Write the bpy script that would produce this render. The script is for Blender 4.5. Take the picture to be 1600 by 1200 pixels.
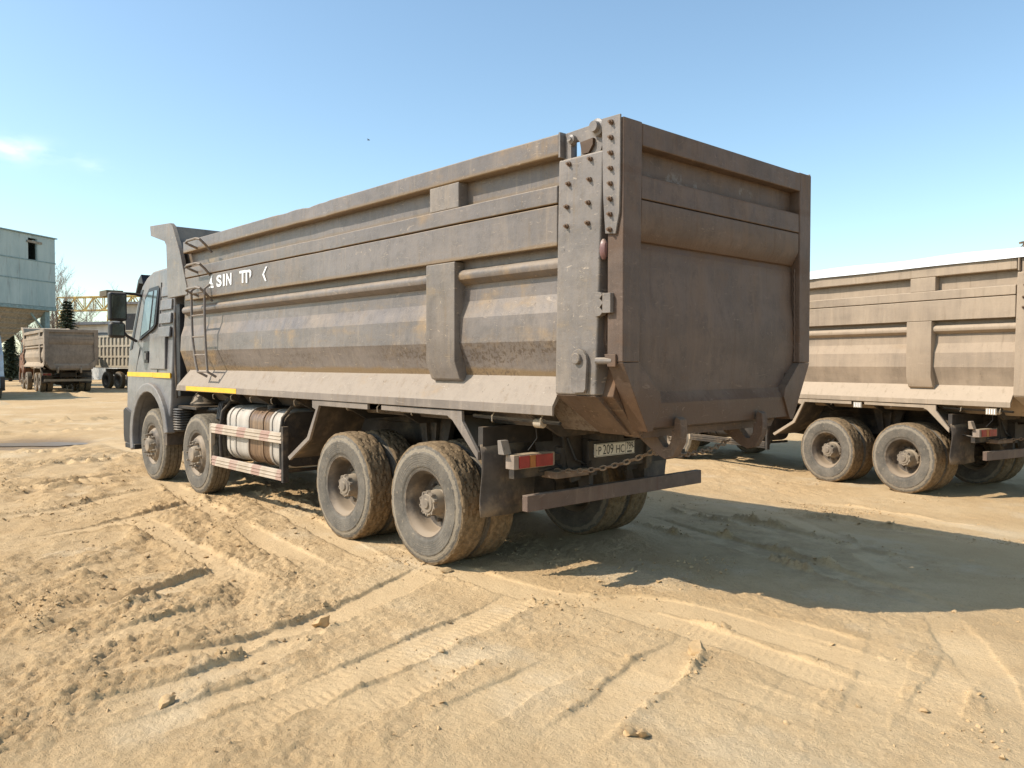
import bpy, bmesh, math, random
import numpy as np
from mathutils import Vector, Matrix

for o in list(bpy.data.objects):
    bpy.data.objects.remove(o, do_unlink=True)
SC = bpy.context.scene
COL = SC.collection
R_ = math.radians
random.seed(7)

# ------------------------------------------------------------------ camera
# world: X towards the rear of the main truck, Y towards its right side, Z up
CAM = np.array([5.8055, -4.2444, 1.7834])
YAW, PITCH, ROLL, FPX = -0.829916, -0.025645, 0.001345, 1269.77


def cam_axes():
    f = np.array([math.sin(YAW) * math.cos(PITCH), math.cos(YAW) * math.cos(PITCH), math.sin(PITCH)])
    r0 = np.array([math.cos(YAW), -math.sin(YAW), 0.0])
    u0 = np.cross(r0, f)
    r = r0 * math.cos(ROLL) + u0 * math.sin(ROLL)
    u = -r0 * math.sin(ROLL) + u0 * math.cos(ROLL)
    return r, u, f


CR, CU, CF = cam_axes()
cam_data = bpy.data.cameras.new('camera')
cam = bpy.data.objects.new('camera', cam_data)
COL.objects.link(cam)
cam.matrix_world = Matrix(((CR[0], CU[0], -CF[0], CAM[0]), (CR[1], CU[1], -CF[1], CAM[1]),
                           (CR[2], CU[2], -CF[2], CAM[2]), (0, 0, 0, 1)))
cam_data.sensor_width = 36.0
cam_data.lens = 36.0 * FPX / 1600.0
cam_data.clip_end = 6000
cam_data.clip_start = 0.05
SC.camera = cam

# ------------------------------------------------------------------ light
SUN = Vector((0.58, 0.86, -1.0)).normalized()          # the way the light travels
SUN_EL = math.asin(-SUN.z)
SUN_AZ = math.atan2(-SUN.x, -SUN.y)
sun_data = bpy.data.lights.new('sun', 'SUN')
sun_data.energy = 3.65
sun_data.angle = R_(0.53)
sun_data.color = (1.0, 0.94, 0.84)
sun = bpy.data.objects.new('sun', sun_data)
COL.objects.link(sun)
sun.rotation_euler = SUN.to_track_quat('-Z', 'Y').to_euler()
sun.location = (-20, -30, 40)

world = bpy.data.worlds.new('World')
SC.world = world
world.use_nodes = True
WT = world.node_tree
WN, WL = WT.nodes, WT.links
bg = WN['Background']
sky = WN.new('ShaderNodeTexSky')
sky.sky_type = 'NISHITA'
sky.sun_disc = False
sky.sun_elevation = SUN_EL
sky.sun_rotation = SUN_AZ
sky.altitude = 100
sky.air_density = 1.0
sky.dust_density = 0.8
sky.ozone_density = 2.0
bg.inputs[1].default_value = 0.15
SKY_SAT = WN.new('ShaderNodeMix')                       # spring haze: the whole sky a little greener
SKY_SAT.data_type = 'RGBA'
SKY_SAT.blend_type = 'MULTIPLY'
SKY_SAT.inputs['Factor'].default_value = 1.0
SKY_SAT.inputs['B'].default_value = (1.04, 1.085, 0.99, 1)
WL.new(sky.outputs[0], SKY_SAT.inputs['A'])
# a few thin wisps of cloud, at the directions where they hang
wtc = WN.new('ShaderNodeTexCoord')
wno = WN.new('ShaderNodeTexNoise')
wno.inputs['Scale'].default_value = 22
wno.inputs['Detail'].default_value = 7
wmp = WN.new('ShaderNodeMapping')
wmp.inputs['Scale'].default_value = (1, 1, 2.6)
WL.new(wtc.outputs['Generated'], wmp.inputs['Vector'])
WL.new(wmp.outputs[0], wno.inputs['Vector'])
cloud_sum = None


def wmath(op, a, b=None, c=None):
    n = WN.new('ShaderNodeMath')
    n.operation = op
    for i, v in enumerate((a, b, c)):
        if v is None:
            continue
        if isinstance(v, (int, float)):
            n.inputs[i].default_value = v
        else:
            WL.new(v, n.inputs[i])
    return n.outputs[0]


for (px, py, sx, sz, amt) in ((10, 232, 0.036, 0.011, 0.42), (150, 262, 0.014, 0.007, 0.14), (105, 243, 0.016, 0.005, 0.10)):
    d = CF + CR * (px - 800) / FPX - CU * (py - 600) / FPX
    d = d / np.linalg.norm(d)
    vm = WN.new('ShaderNodeVectorMath'); vm.operation = 'SUBTRACT'
    WL.new(wtc.outputs['Generated'], vm.inputs[0]); vm.inputs[1].default_value = tuple(d)
    vs = WN.new('ShaderNodeVectorMath'); vs.operation = 'MULTIPLY'
    WL.new(vm.outputs[0], vs.inputs[0]); vs.inputs[1].default_value = (1 / sx, 1 / sx, 1 / sz)
    vd = WN.new('ShaderNodeVectorMath'); vd.operation = 'DOT_PRODUCT'
    WL.new(vs.outputs[0], vd.inputs[0]); WL.new(vs.outputs[0], vd.inputs[1])
    e = wmath('EXPONENT', wmath('MULTIPLY', vd.outputs['Value'], -1.0))
    e = wmath('MULTIPLY', e, amt)
    cloud_sum = e if cloud_sum is None else wmath('ADD', cloud_sum, e)
nr = WN.new('ShaderNodeMapRange')
nr.inputs['From Min'].default_value = 0.38
nr.inputs['From Max'].default_value = 0.62
WL.new(wno.outputs['Fac'], nr.inputs['Value'])
cfac = wmath('MULTIPLY', cloud_sum, nr.outputs[0])
cmix = WN.new('ShaderNodeMix'); cmix.data_type = 'RGBA'
WL.new(cfac, cmix.inputs['Factor'])
WL.new(SKY_SAT.outputs['Result'], cmix.inputs['A'])
cmix.inputs['B'].default_value = (8.0, 8.2, 8.6, 1)
WL.new(cmix.outputs['Result'], bg.inputs[0])

SC.view_settings.view_transform = 'Standard'
SC.view_settings.look = 'None'
SC.view_settings.exposure = 0.58
SC.view_settings.gamma = 1.0
SC.view_settings.use_curve_mapping = False
SC.render.engine = 'CYCLES'
SC.cycles.max_bounces = 6
SC.cycles.diffuse_bounces = 1
SC.cycles.use_denoising = True


def pix_ray(x, y):
    return CF + CR * (x - 800) / FPX - CU * (y - 600) / FPX


def pix_ground(x, y, z=0.0):
    d = pix_ray(x, y)
    t = (z - CAM[2]) / d[2]
    return CAM + t * d


def pix_at(x, y, depth):
    return CAM + pix_ray(x, y) * depth


# ------------------------------------------------------------------ materials
MATS = {}


class NT:
    """small helper to write node trees"""

    def __init__(self, name):
        self.m = bpy.data.materials.new(name)
        self.m.use_nodes = True
        self.t = self.m.node_tree
        self.n = self.t.nodes
        self.l = self.t.links
        self.b = self.n['Principled BSDF']
        self.tc = self.n.new('ShaderNodeTexCoord')

    def put(self, sock, v):
        if isinstance(v, (int, float)):
            sock.default_value = v
        elif isinstance(v, (tuple, list)):
            sock.default_value = tuple(v) if len(v) != 3 or sock.type == 'VECTOR' else (*v, 1.0)
        else:
            self.l.new(v, sock)

    def math(self, op, a, b=None, clamp=False):
        n = self.n.new('ShaderNodeMath'); n.operation = op; n.use_clamp = clamp
        self.put(n.inputs[0], a)
        if b is not None:
            self.put(n.inputs[1], b)
        return n.outputs[0]

    def noise(self, scale, detail=5, rough=0.55, stretch=None, dist=0.0, coord='Object', offset=(0, 0, 0)):
        n = self.n.new('ShaderNodeTexNoise')
        n.inputs['Scale'].default_value = scale
        n.inputs['Detail'].default_value = detail
        n.inputs['Roughness'].default_value = rough
        n.inputs['Distortion'].default_value = dist
        src = self.tc.outputs[coord]
        mp = self.n.new('ShaderNodeMapping')
        if stretch:
            mp.inputs['Scale'].default_value = stretch
        mp.inputs['Location'].default_value = offset
        self.l.new(src, mp.inputs['Vector'])
        self.l.new(mp.outputs[0], n.inputs['Vector'])
        return n.outputs['Fac']

    def ramp(self, v, lo, hi, a=0.0, b=1.0):
        n = self.n.new('ShaderNodeMapRange')
        n.interpolation_type = 'SMOOTHSTEP'
        self.put(n.inputs['Value'], v)
        n.inputs['From Min'].default_value = lo
        n.inputs['From Max'].default_value = hi
        n.inputs['To Min'].default_value = a
        n.inputs['To Max'].default_value = b
        return n.outputs[0]

    def mix(self, f, a, b):
        n = self.n.new('ShaderNodeMix'); n.data_type = 'RGBA'
        self.put(n.inputs['Factor'], f); self.put(n.inputs['A'], a); self.put(n.inputs['B'], b)
        return n.outputs['Result']

    def normal(self):
        g = self.n.new('ShaderNodeNewGeometry')
        s = self.n.new('ShaderNodeSeparateXYZ')
        self.l.new(g.outputs['Normal'], s.inputs[0])
        return s.outputs

    def xyz(self, coord='Object'):
        s = self.n.new('ShaderNodeSeparateXYZ')
        self.l.new(self.tc.outputs[coord], s.inputs[0])
        return s.outputs

    def bump(self, h, strength=0.3, dist=0.01):
        n = self.n.new('ShaderNodeBump')
        n.inputs['Strength'].default_value = strength
        n.inputs['Distance'].default_value = dist
        self.l.new(h, n.inputs['Height'])
        self.l.new(n.outputs[0], self.b.inputs['Normal'])

    def done(self, color, rough=0.7, metal=0.0, spec=0.3):
        self.put(self.b.inputs['Base Color'], color)
        self.put(self.b.inputs['Roughness'], rough)
        self.put(self.b.inputs['Metallic'], metal)
        self.put(self.b.inputs['Specular IOR Level'], spec)
        return self.m


def dusty_metal(name, paint, dust, rust, dust_amt=0.5, rust_amt=0.3, rough=0.62, speck=0.3, seed=0.0, folds=(), pit=False, grime=0.5, scrape=()):
    """weathered painted steel: paint, blown dust (more on ledges), ochre mud stains, streaks, scuffs"""
    k = NT(name)
    big = k.noise(0.55, 6, 0.6, offset=(seed, 2 * seed, 0))
    mid = k.noise(2.2, 7, 0.62, offset=(3 + seed, 0, seed))
    strk = k.noise(3.2, 6, 0.65, stretch=(1.6, 1.6, 0.22), offset=(seed, 5, 1))
    lng = k.noise(1.5, 5, 0.6, stretch=(0.35, 1.0, 2.2), offset=(seed + 7, 1, 2))
    fine = k.noise(38, 5, 0.7)
    scr = k.noise(14, 6, 0.7, stretch=(0.5, 0.5, 1.6), dist=1.2, offset=(seed, 9, 4))
    gr = k.noise(7.5, 10, 0.74, stretch=(1, 1, 0.7), offset=(seed + 2, 3, 6))
    run = k.noise(11, 8, 0.7, stretch=(1.3, 1.3, 0.09), offset=(seed + 4, 0, 2))
    lin = k.noise(5.0, 3, 0.5, stretch=(0.8, 0.8, 2.4), dist=0.6, offset=(seed + 1, 6, 0))
    up = k.normal()['Z']
    d = k.math('ADD', k.math('MULTIPLY', big, 0.55), k.math('MULTIPLY', strk, 0.45))
    d = k.math('ADD', d, k.math('MULTIPLY', k.math('MAXIMUM', up, 0.0), 0.45))
    dm = k.ramp(d, 0.62 - 0.36 * dust_amt, 0.86 - 0.24 * dust_amt)
    dm = k.math('MULTIPLY', dm, min(1.0, 0.45 + 0.6 * dust_amt))
    dark = tuple(c * 0.72 for c in paint)
    base = k.mix(k.ramp(lng, 0.35, 0.7), paint, dark)
    base = k.mix(dm, base, dust)
    base = k.mix(k.math('MULTIPLY', k.ramp(gr, 0.44, 0.66), grime), base, tuple(c * 0.5 for c in paint))
    base = k.mix(k.math('MULTIPLY', k.ramp(run, 0.54, 0.72), 0.45), base, tuple(c * 0.55 for c in rust))
    base = k.mix(k.math('MULTIPLY', k.ramp(run, 0.46, 0.30), 0.35), base, dust)
    rm = k.math('MULTIPLY', k.ramp(k.math('ADD', k.math('MULTIPLY', mid, 0.5), k.math('MULTIPLY', lng, 0.5)),
                                   0.62 - 0.16 * rust_amt, 0.74 - 0.12 * rust_amt), 0.75)
    base = k.mix(rm, base, rust)
    for zf, wd, am in folds:
        dz = k.math('ABSOLUTE', k.math('SUBTRACT', k.xyz()['Z'], zf))
        fm = k.math('SUBTRACT', 1.0, k.ramp(k.math('ADD', dz, k.math('MULTIPLY', k.math('SUBTRACT', mid, 0.5), wd * 1.6)), wd * 0.3, wd))
        base = k.mix(k.math('MULTIPLY', fm, am), base, tuple(c * 0.62 for c in rust))
    if pit:
        x_ = k.xyz()
        reg = k.math('MULTIPLY', k.ramp(k.math('ADD', lng, k.math('MULTIPLY', big, 0.6)), 0.72, 0.9), k.math('SUBTRACT', 1.0, k.ramp(x_['Z'], 1.85, 2.05)))
        pm_ = k.math('MULTIPLY', k.ramp(k.noise(30, 5, 0.7, offset=(2, 2, 2)), 0.48, 0.58), reg)
        base = k.mix(k.math('MULTIPLY', pm_, 0.8), base, (0.085, 0.058, 0.04))
    if scrape:
        q = k.xyz()
        for (yc, zc_, ry, rz_) in scrape:
            dd = k.math('ADD', k.math('POWER', k.math('MULTIPLY', k.math('SUBTRACT', q['Y'], yc), 1.0 / ry), 2.0), k.math('POWER', k.math('MULTIPLY', k.math('SUBTRACT', q['Z'], zc_), 1.0 / rz_), 2.0))
            mk = k.math('MULTIPLY', k.ramp(dd, 1.0, 0.2), k.ramp(gr, 0.5, 0.56))
            base = k.mix(k.math('MULTIPLY', mk, 0.5), base, (0.24, 0.205, 0.17))
    sm = k.math('MULTIPLY', k.ramp(scr, 0.62, 0.7), speck)
    base = k.mix(sm, base, tuple(min(1, c * 1.5 + 0.03) for c in dust))
    sl = k.math('SUBTRACT', 1.0, k.ramp(k.math('ABSOLUTE', k.math('SUBTRACT', lin, 0.52)), 0.0015, 0.005))
    base = k.mix(k.math('MULTIPLY', k.math('MULTIPLY', sl, k.ramp(gr, 0.5, 0.6)), speck), base, tuple(min(1, c * 1.5 + 0.05) for c in dust))
    dk = k.math('MULTIPLY', k.ramp(k.noise(26, 4, 0.6, offset=(11 + seed, 0, 0)), 0.66, 0.72), 0.55 * speck + 0.15)
    base = k.mix(dk, base, (0.05, 0.035, 0.025))
    k.bump(k.math('ADD', k.math('ADD', k.math('MULTIPLY', fine, 0.4), k.math('MULTIPLY', gr, 0.8)), k.math('MULTIPLY', mid, 1.4)), 0.4, 0.012)
    rg = k.ramp(dm, 0.0, 1.0, rough - 0.12, min(0.95, rough + 0.2))
    return k.done(base, rg, 0.0, 0.35)


def plain(name, col, rough=0.6, var=0.25, dust=None, dust_amt=0.3, metal=0.0, spec=0.4, scale=6):
    k = NT(name)
    n = k.noise(scale, 6, 0.6)
    c = k.mix(k.ramp(n, 0.3, 0.7), tuple(v * (1 - var) for v in col), tuple(min(1, v * (1 + var)) for v in col))
    if dust:
        up = k.math('MAXIMUM', k.normal()['Z'], 0.0)
        m = k.ramp(k.math('ADD', k.noise(3.1, 7, 0.65, offset=(4, 4, 4)), k.math('MULTIPLY', up, 0.35)), 0.66 - 0.35 * dust_amt, 0.9 - 0.3 * dust_amt)
        c = k.mix(k.math('MULTIPLY', m, 0.9), c, dust)
    k.bump(k.noise(45, 4, 0.6), 0.2, 0.006)
    return k.done(c, rough, metal, spec)


TAN = (0.40, 0.29, 0.175)
PALE = (0.52, 0.43, 0.32)
M = {}
M['side'] = dusty_metal('grey_dump_body_paint', (0.200, 0.168, 0.148), (0.31, 0.238, 0.172), (0.35, 0.225, 0.105), 0.40, 0.55, 0.5, 0.5, 0.0, ((1.70, 0.055, 0.8), (2.44, 0.03, 0.5), (3.10, 0.04, 0.5)), True)
M['band'] = dusty_metal('grey_rail_paint', (0.198, 0.167, 0.148), (0.305, 0.232, 0.165), (0.34, 0.215, 0.10), 0.42, 0.45, 0.5, 0.55, 3.0, ((2.64, 0.035, 0.7), (3.295, 0.035, 0.7), (2.94, 0.014, 0.8)))
M['post'] = dusty_metal('grey_post_paint', (0.213, 0.182, 0.160), (0.32, 0.25, 0.18), (0.35, 0.24, 0.125), 0.45, 0.4, 0.5, 0.7, 5.0)
M['skirt'] = dusty_metal('dust_caked_skirt', (0.22, 0.18, 0.15), (0.34, 0.275, 0.215), (0.34, 0.225, 0.12), 0.72, 0.2, 0.75, 0.5, 2.0, grime=0.18)
M['gate'] = dusty_metal('brown_tailgate', (0.130, 0.086, 0.062), (0.185, 0.122, 0.08), (0.16, 0.082, 0.04), 0.5, 0.35, 0.7, 0.35, 8.0, ((1.36, 0.30, 0.75), (2.62, 0.10, 0.5), (3.09, 0.05, 0.5)), scrape=((-0.55, 3.12, 0.45, 0.07), (0.35, 3.16, 0.15, 0.05)))
M['gatelow'] = dusty_metal('rusty_mud_steel', (0.125, 0.082, 0.058), (0.20, 0.13, 0.08), (0.155, 0.075, 0.034), 0.4, 0.6, 0.8, 0.6, 1.0)
M['under'] = plain('dark_dirty_steel', (0.045, 0.037, 0.03), 0.8, 0.3, (0.20, 0.14, 0.085), 0.45)
M['guard'] = plain('mudguard_plastic', (0.075, 0.06, 0.048), 0.8, 0.3, (0.26, 0.185, 0.115), 0.55)
M['rim'] = plain('dusty_wheel_rim', (0.095, 0.075, 0.058), 0.65, 0.3, (0.32, 0.235, 0.155), 0.55)
M['hub'] = plain('dusty_hub', (0.20, 0.16, 0.122), 0.75, 0.25, (0.35, 0.27, 0.185), 0.65)
M['lamp_red'] = plain('red_lens', (0.26, 0.022, 0.018), 0.35, 0.2, (0.26, 0.13, 0.09), 0.5)
M['lamp_amber'] = plain('amber_lens', (0.34, 0.12, 0.025), 0.35, 0.2, (0.27, 0.15, 0.09), 0.5)
M['lamp_house'] = plain('tail_lamp_house', (0.26, 0.20, 0.155), 0.6, 0.2, TAN, 0.4)
M['lamp_dull'] = plain('dusty_marker_lens', (0.22, 0.11, 0.10), 0.4, 0.2, (0.3, 0.21, 0.15), 0.5)
M['lamp_white'] = plain('pale_plastic', (0.40, 0.34, 0.27), 0.6, 0.15, TAN, 0.5)
M['bumper'] = dusty_metal('red_brown_bumper', (0.145, 0.095, 0.072), (0.27, 0.195, 0.135), (0.20, 0.07, 0.05), 0.45, 0.45, 0.7, 0.25, 4.0)
M['bolt'] = plain('rusty_bolt', (0.11, 0.065, 0.038), 0.7, 0.3, (0.26, 0.165, 0.09), 0.4)
M['chain'] = plain('rusty_chain', (0.17, 0.115, 0.08), 0.65, 0.3, (0.36, 0.26, 0.17), 0.4)
M['yellow'] = plain('yellow_reflector', (0.78, 0.45, 0.03), 0.45, 0.08, (0.62, 0.40, 0.16), 0.35)
M['text'] = plain('white_lettering', (0.80, 0.78, 0.75), 0.5, 0.05)
M['cab'] = dusty_metal('grey_cab_paint', (0.205, 0.198, 0.20), (0.32, 0.265, 0.21), (0.32, 0.24, 0.15), 0.45, 0.15, 0.45, 0.2, 6.0)
M['black'] = plain('black_plastic', (0.02, 0.02, 0.022), 0.5, 0.2, (0.18, 0.14, 0.10), 0.25)
M['glass'] = plain('dusty_cab_glass', (0.10, 0.135, 0.135), 0.08, 0.15, (0.3, 0.28, 0.23), 0.22, 0.0, 0.8)
M['mirror'] = plain('mirror_glass', (0.13, 0.16, 0.15), 0.04, 0.05, None, 0, 1.0)
M['tank'] = plain('pale_fuel_tank', (0.56, 0.50, 0.43), 0.55, 0.1, (0.50, 0.42, 0.33), 0.5)
M['plate'] = plain('number_plate_white', (0.62, 0.58, 0.50), 0.5, 0.08, TAN, 0.3)
M['ink'] = plain('number_ink', (0.02, 0.02, 0.02), 0.5, 0.1)


def tank_material():
    k = NT('stained_fuel_tank')
    x = k.xyz()['X']
    n = k.noise(4, 6, 0.6, stretch=(2.5, 1, 0.5))
    # spilled diesel soaked in below the filler
    band = k.math('SUBTRACT', 1.0, k.ramp(k.math('ABSOLUTE', k.math('SUBTRACT', k.math('ADD', x, k.math('MULTIPLY', n, 0.16)), TANK_STAIN)), 0.26, 0.32))
    c = k.mix(k.ramp(n, 0.35, 0.7), (0.38, 0.33, 0.275), (0.50, 0.44, 0.37))
    st = k.mix(k.ramp(k.noise(9, 6, 0.6, stretch=(2.5, 1, 0.25)), 0.35, 0.65), (0.10, 0.05, 0.022), (0.24, 0.14, 0.075))
    c = k.mix(k.math('MULTIPLY', band, 0.92), c, st)
    k.bump(k.noise(40, 3), 0.2, 0.005)
    return k.done(c, k.ramp(band, 0, 1, 0.65, 0.38), 0, 0.4)


def stripe_material():
    k = NT('red_white_guard_rail')
    o = k.xyz()
    s = k.math('ADD', k.math('MULTIPLY', k.math('ADD', o['X'], k.math('MULTIPLY', o['Z'], -0.55)), 1.55), 0.2)
    fr = k.math('FRACT', s)
    m = k.math('MULTIPLY', k.math('GREATER_THAN', fr, 0.64), k.ramp(k.noise(5, 6, 0.6), 0.3, 0.6, 0.35, 1.0))
    c = k.mix(k.ramp(k.noise(3, 6), 0.35, 0.7), (0.54, 0.44, 0.34), (0.42, 0.33, 0.24))
    c = k.mix(m, c, (0.40, 0.25, 0.195))
    k.bump(k.noise(40, 3), 0.2, 0.005)
    return k.done(c, 0.65)


def tyre_material(name, dirt):
    k = NT(name)
    g = k.n.new('ShaderNodeAttribute'); g.attribute_name = 'tread'
    n = k.noise(5, 7, 0.65)
    n2 = k.noise(22, 6, 0.7, offset=(5, 2, 1))
    side = k.mix(k.ramp(n, 0.3, 0.7), (0.10, 0.088, 0.073), (0.178, 0.153, 0.122))
    side = k.mix(k.math('MULTIPLY', k.ramp(n2, 0.55, 0.72), 0.7), side, (0.36, 0.28, 0.19))
    tread = k.mix(k.ramp(n2, 0.3, 0.68), tuple(c * 0.5 for c in dirt), dirt)
    m = k.ramp(k.math('ADD', g.outputs['Fac'], k.math('MULTIPLY', k.math('SUBTRACT', n2, 0.5), 0.55)), 0.3, 0.6)
    c = k.mix(m, side, tread)
    o = k.xyz()
    rad = k.math('SQRT', k.math('ADD', k.math('MULTIPLY', o['X'], o['X']), k.math('MULTIPLY', o['Z'], o['Z'])))
    rings = k.math('MULTIPLY', k.math('SINE', k.math('MULTIPLY', rad, 330.0)), 0.12)
    worn = k.math('MULTIPLY', k.ramp(k.math('ADD', k.math('ABSOLUTE', k.math('SUBTRACT', rad, 0.475)), k.math('MULTIPLY', k.math('SUBTRACT', n2, 0.5), 0.10)), 0.022, 0.012), 0.45)
    c = k.mix(k.math('MULTIPLY', worn, k.math('SUBTRACT', 1.0, m)), c, (0.40, 0.32, 0.225))
    k.bump(k.math('ADD', k.math('ADD', n2, k.noise(70, 3)), rings), 0.5, 0.008)
    return k.done(c, 0.85, 0, 0.2)


TANK_STAIN = -3.36 + 2.8
M['tank_stained'] = tank_material()
M['stripe'] = stripe_material()
M['tyre'] = tyre_material('muddy_tyre', (0.25, 0.17, 0.095))
M['tyre_front'] = tyre_material('worn_front_tyre', (0.21, 0.17, 0.12))

# ------------------------------------------------------------------ mesh builder
OFF = Vector((-2.8, 1.265, 0.0))      # truck coordinates -> truck root (middle of its footprint)


class MB:
    def __init__(self):
        self.v, self.f, self.a = [], [], []

    def add(self, vs, fs):
        o = len(self.v)
        self.v += [tuple(p) for p in vs]
        self.f += [tuple(i + o for i in q) for q in fs]
        return self

    def box(self, x0, x1, y0, y1, z0, z1):
        x0, x1 = min(x0, x1), max(x0, x1); y0, y1 = min(y0, y1), max(y0, y1); z0, z1 = min(z0, z1), max(z0, z1)
        return self.add([(x0, y0, z0), (x1, y0, z0), (x1, y1, z0), (x0, y1, z0), (x0, y0, z1), (x1, y0, z1), (x1, y1, z1), (x0, y1, z1)],
                        [(0, 3, 2, 1), (4, 5, 6, 7), (0, 1, 5, 4), (1, 2, 6, 5), (2, 3, 7, 6), (3, 0, 4, 7)])

    def prism(self, poly, axis, a, b):
        """poly: 2D outline; axis 'x': (y,z), 'y': (x,z), 'z': (x,y)"""
        n = len(poly)
        if axis == 'x':
            f = lambda p, t: (t, p[0], p[1])
        elif axis == 'y':
            f = lambda p, t: (p[0], t, p[1])
        else:
            f = lambda p, t: (p[0], p[1], t)
        vs = [f(p, a) for p in poly] + [f(p, b) for p in poly]
        fs = [tuple(range(n))[::-1], tuple(range(n, 2 * n))]
        fs += [(i, (i + 1) % n, n + (i + 1) % n, n + i) for i in range(n)]
        return self.add(vs, fs)

    def sweep(self, prof, xs, closed=True, warp=None):
        """profile of (y,z) points swept along x positions; warp(x,y,z)->(x,y,z)"""
        n = len(prof)
        vs = []
        for x in xs:
            for p in prof:
                q = (x, p[0], p[1])
                vs.append(warp(*q) if warp else q)
        fs = []
        m = n if closed else n - 1
        for i in range(len(xs) - 1):
            for j in range(m):
                a, b = i * n + j, i * n + (j + 1) % n
                fs.append((a, b, b + n, a + n))
        if closed:
            fs.append(tuple(range(n))[::-1])
            k = (len(xs) - 1) * n
            fs.append(tuple(range(k, k + n)))
        return self.add(vs, fs)

    def lathe(self, prof, c, axis='y', n=24, sgn=1.0, close_ends=True, rmod=None):
        """prof: list of (r, t) along the axis"""
        vs, fs = [], []
        m = len(prof)
        for i in range(n):
            an = 2 * math.pi * i / n
            for j, (r, t) in enumerate(prof):
                if rmod:
                    r = rmod(i, j, r)
                ca, sa = math.cos(an) * r, math.sin(an) * r
                if axis == 'y':
                    vs.append((c[0] + ca, c[1] + t * sgn, c[2] + sa))
                elif axis == 'z':
                    vs.append((c[0] + ca, c[1] + sa, c[2] + t * sgn))
                else:
                    vs.append((c[0] + t * sgn, c[1] + ca, c[2] + sa))
        for i in range(n):
            k = (i + 1) % n
            for j in range(m - 1):
                fs.append((i * m + j, k * m + j, k * m + j + 1, i * m + j + 1))
        if close_ends:
            fs.append(tuple(i * m for i in range(n)))
            fs.append(tuple(i * m + m - 1 for i in range(n))[::-1])
        return self.add(vs, fs)

    def tube(self, pts, r, n=8, closed=False):
        pts = [Vector(p) for p in pts]
        vs, fs = [], []
        up = None
        L = len(pts)
        for i, p in enumerate(pts):
            if closed:
                t = pts[(i + 1) % L] - pts[i - 1]
            else:
                t = pts[min(i + 1, L - 1)] - pts[max(i - 1, 0)]
            t.normalize()
            if up is None:
                up = t.orthogonal().normalized()
            up = (up - t * up.dot(t))
            if up.length < 1e-6:
                up = t.orthogonal()
            up.normalize()
            s = t.cross(up)
            rr = r[i] if isinstance(r, (list, tuple)) else r
            for k in range(n):
                a = 2 * math.pi * k / n
                vs.append(p + (up * math.cos(a) + s * math.sin(a)) * rr)
        segs = L if closed else L - 1
        for i in range(segs):
            j = (i + 1) % L
            for k in range(n):
                fs.append((i * n + k, i * n + (k + 1) % n, j * n + (k + 1) % n, j * n + k))
        if not closed:
            fs.append(tuple(range(n))[::-1])
            fs.append(tuple(range((L - 1) * n, L * n)))
        return self.add(vs, fs)

    def bar(self, p0, p1, w, h):
        """rectangular bar between two points, w across, h in the up-ish direction"""
        p0, p1 = Vector(p0), Vector(p1)
        t = (p1 - p0).normalized()
        up = Vector((0, 0, 1))
        if abs(t.z) > 0.95:
            up = Vector((1, 0, 0))
        s = t.cross(up).normalized(); u = s.cross(t)
        vs = []
        for p in (p0, p1):
            for a, b in ((-1, -1), (1, -1), (1, 1), (-1, 1)):
                vs.append(p + s * a * w / 2 + u * b * h / 2)
        return self.add(vs, [(3, 2, 1, 0), (4, 5, 6, 7), (0, 1, 5, 4), (1, 2, 6, 5), (2, 3, 7, 6), (3, 0, 4, 7)])

    def mirrored(self, w=2.53):
        m = MB()
        m.v = [(x, w - y, z) for x, y, z in self.v]
        m.f = [q[::-1] for q in self.f]
        return m

    def mesh(self, name, off=OFF, smooth=35, fix=True):
        me = bpy.data.meshes.new(name)
        me.from_pydata([(x - off.x, y - off.y, z - off.z) for x, y, z in self.v], [], self.f)
        if fix:
            bm = bmesh.new(); bm.from_mesh(me)
            bmesh.ops.recalc_face_normals(bm, faces=bm.faces)
            bm.to_mesh(me); bm.free()
        me.polygons.foreach_set('use_smooth', [True] * len(me.polygons))
        me.set_sharp_from_angle(angle=R_(smooth))
        return me

    def build(self, name, mat, parent=None, bevel=0.0, off=OFF, smooth=35, seg=2, fix=True):
        me = self.mesh(name, off, smooth, fix)
        return link(name, me, mat, parent, bevel, seg)


def link(name, me, mat, parent=None, bevel=0.0, seg=2):
    o = bpy.data.objects.new(name, me)
    COL.objects.link(o)
    if mat is not None and not me.materials:
        me.materials.append(mat)
    if parent is not None:
        o.parent = parent
    if bevel > 0:
        b = o.modifiers.new('bevel', 'BEVEL')
        b.width = bevel; b.segments = seg; b.limit_method = 'ANGLE'; b.angle_limit = R_(40)
        b.harden_normals = True
    return o


def tag(o, label=None, cat=None, group=None, kind=None):
    if label: o['label'] = label
    if cat: o['category'] = cat
    if group: o['group'] = group
    if kind: o['kind'] = kind
    return o


def empty(name, loc, rz=0.0):
    o = bpy.data.objects.new(name, None)
    COL.objects.link(o)
    o.location = loc
    o.rotation_euler = (0, 0, rz)
    o.empty_display_size = 0.3
    return o


FONT = None


def text_mesh(s, size, bold=0.0, sx=1.0, spacing=1.0):
    cu = bpy.data.curves.new('txt', 'FONT')
    cu.body = s; cu.size = size; cu.offset = bold; cu.space_character = spacing
    cu.align_x = 'LEFT'
    o = bpy.data.objects.new('txt', cu)
    COL.objects.link(o)
    dg = bpy.context.evaluated_depsgraph_get()
    me = bpy.data.meshes.new_from_object(o.evaluated_get(dg))
    bpy.data.objects.remove(o, do_unlink=True)
    vs = [(v.co.x * sx, v.co.y) for v in me.vertices]
    fs = [tuple(p.vertices) for p in me.polygons]
    bpy.data.meshes.remove(me)
    return vs, fs


def frange(a, b, step):
    n = max(1, int(round(abs(b - a) / step)))
    return [a + (b - a) * i / n for i in range(n + 1)]


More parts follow.
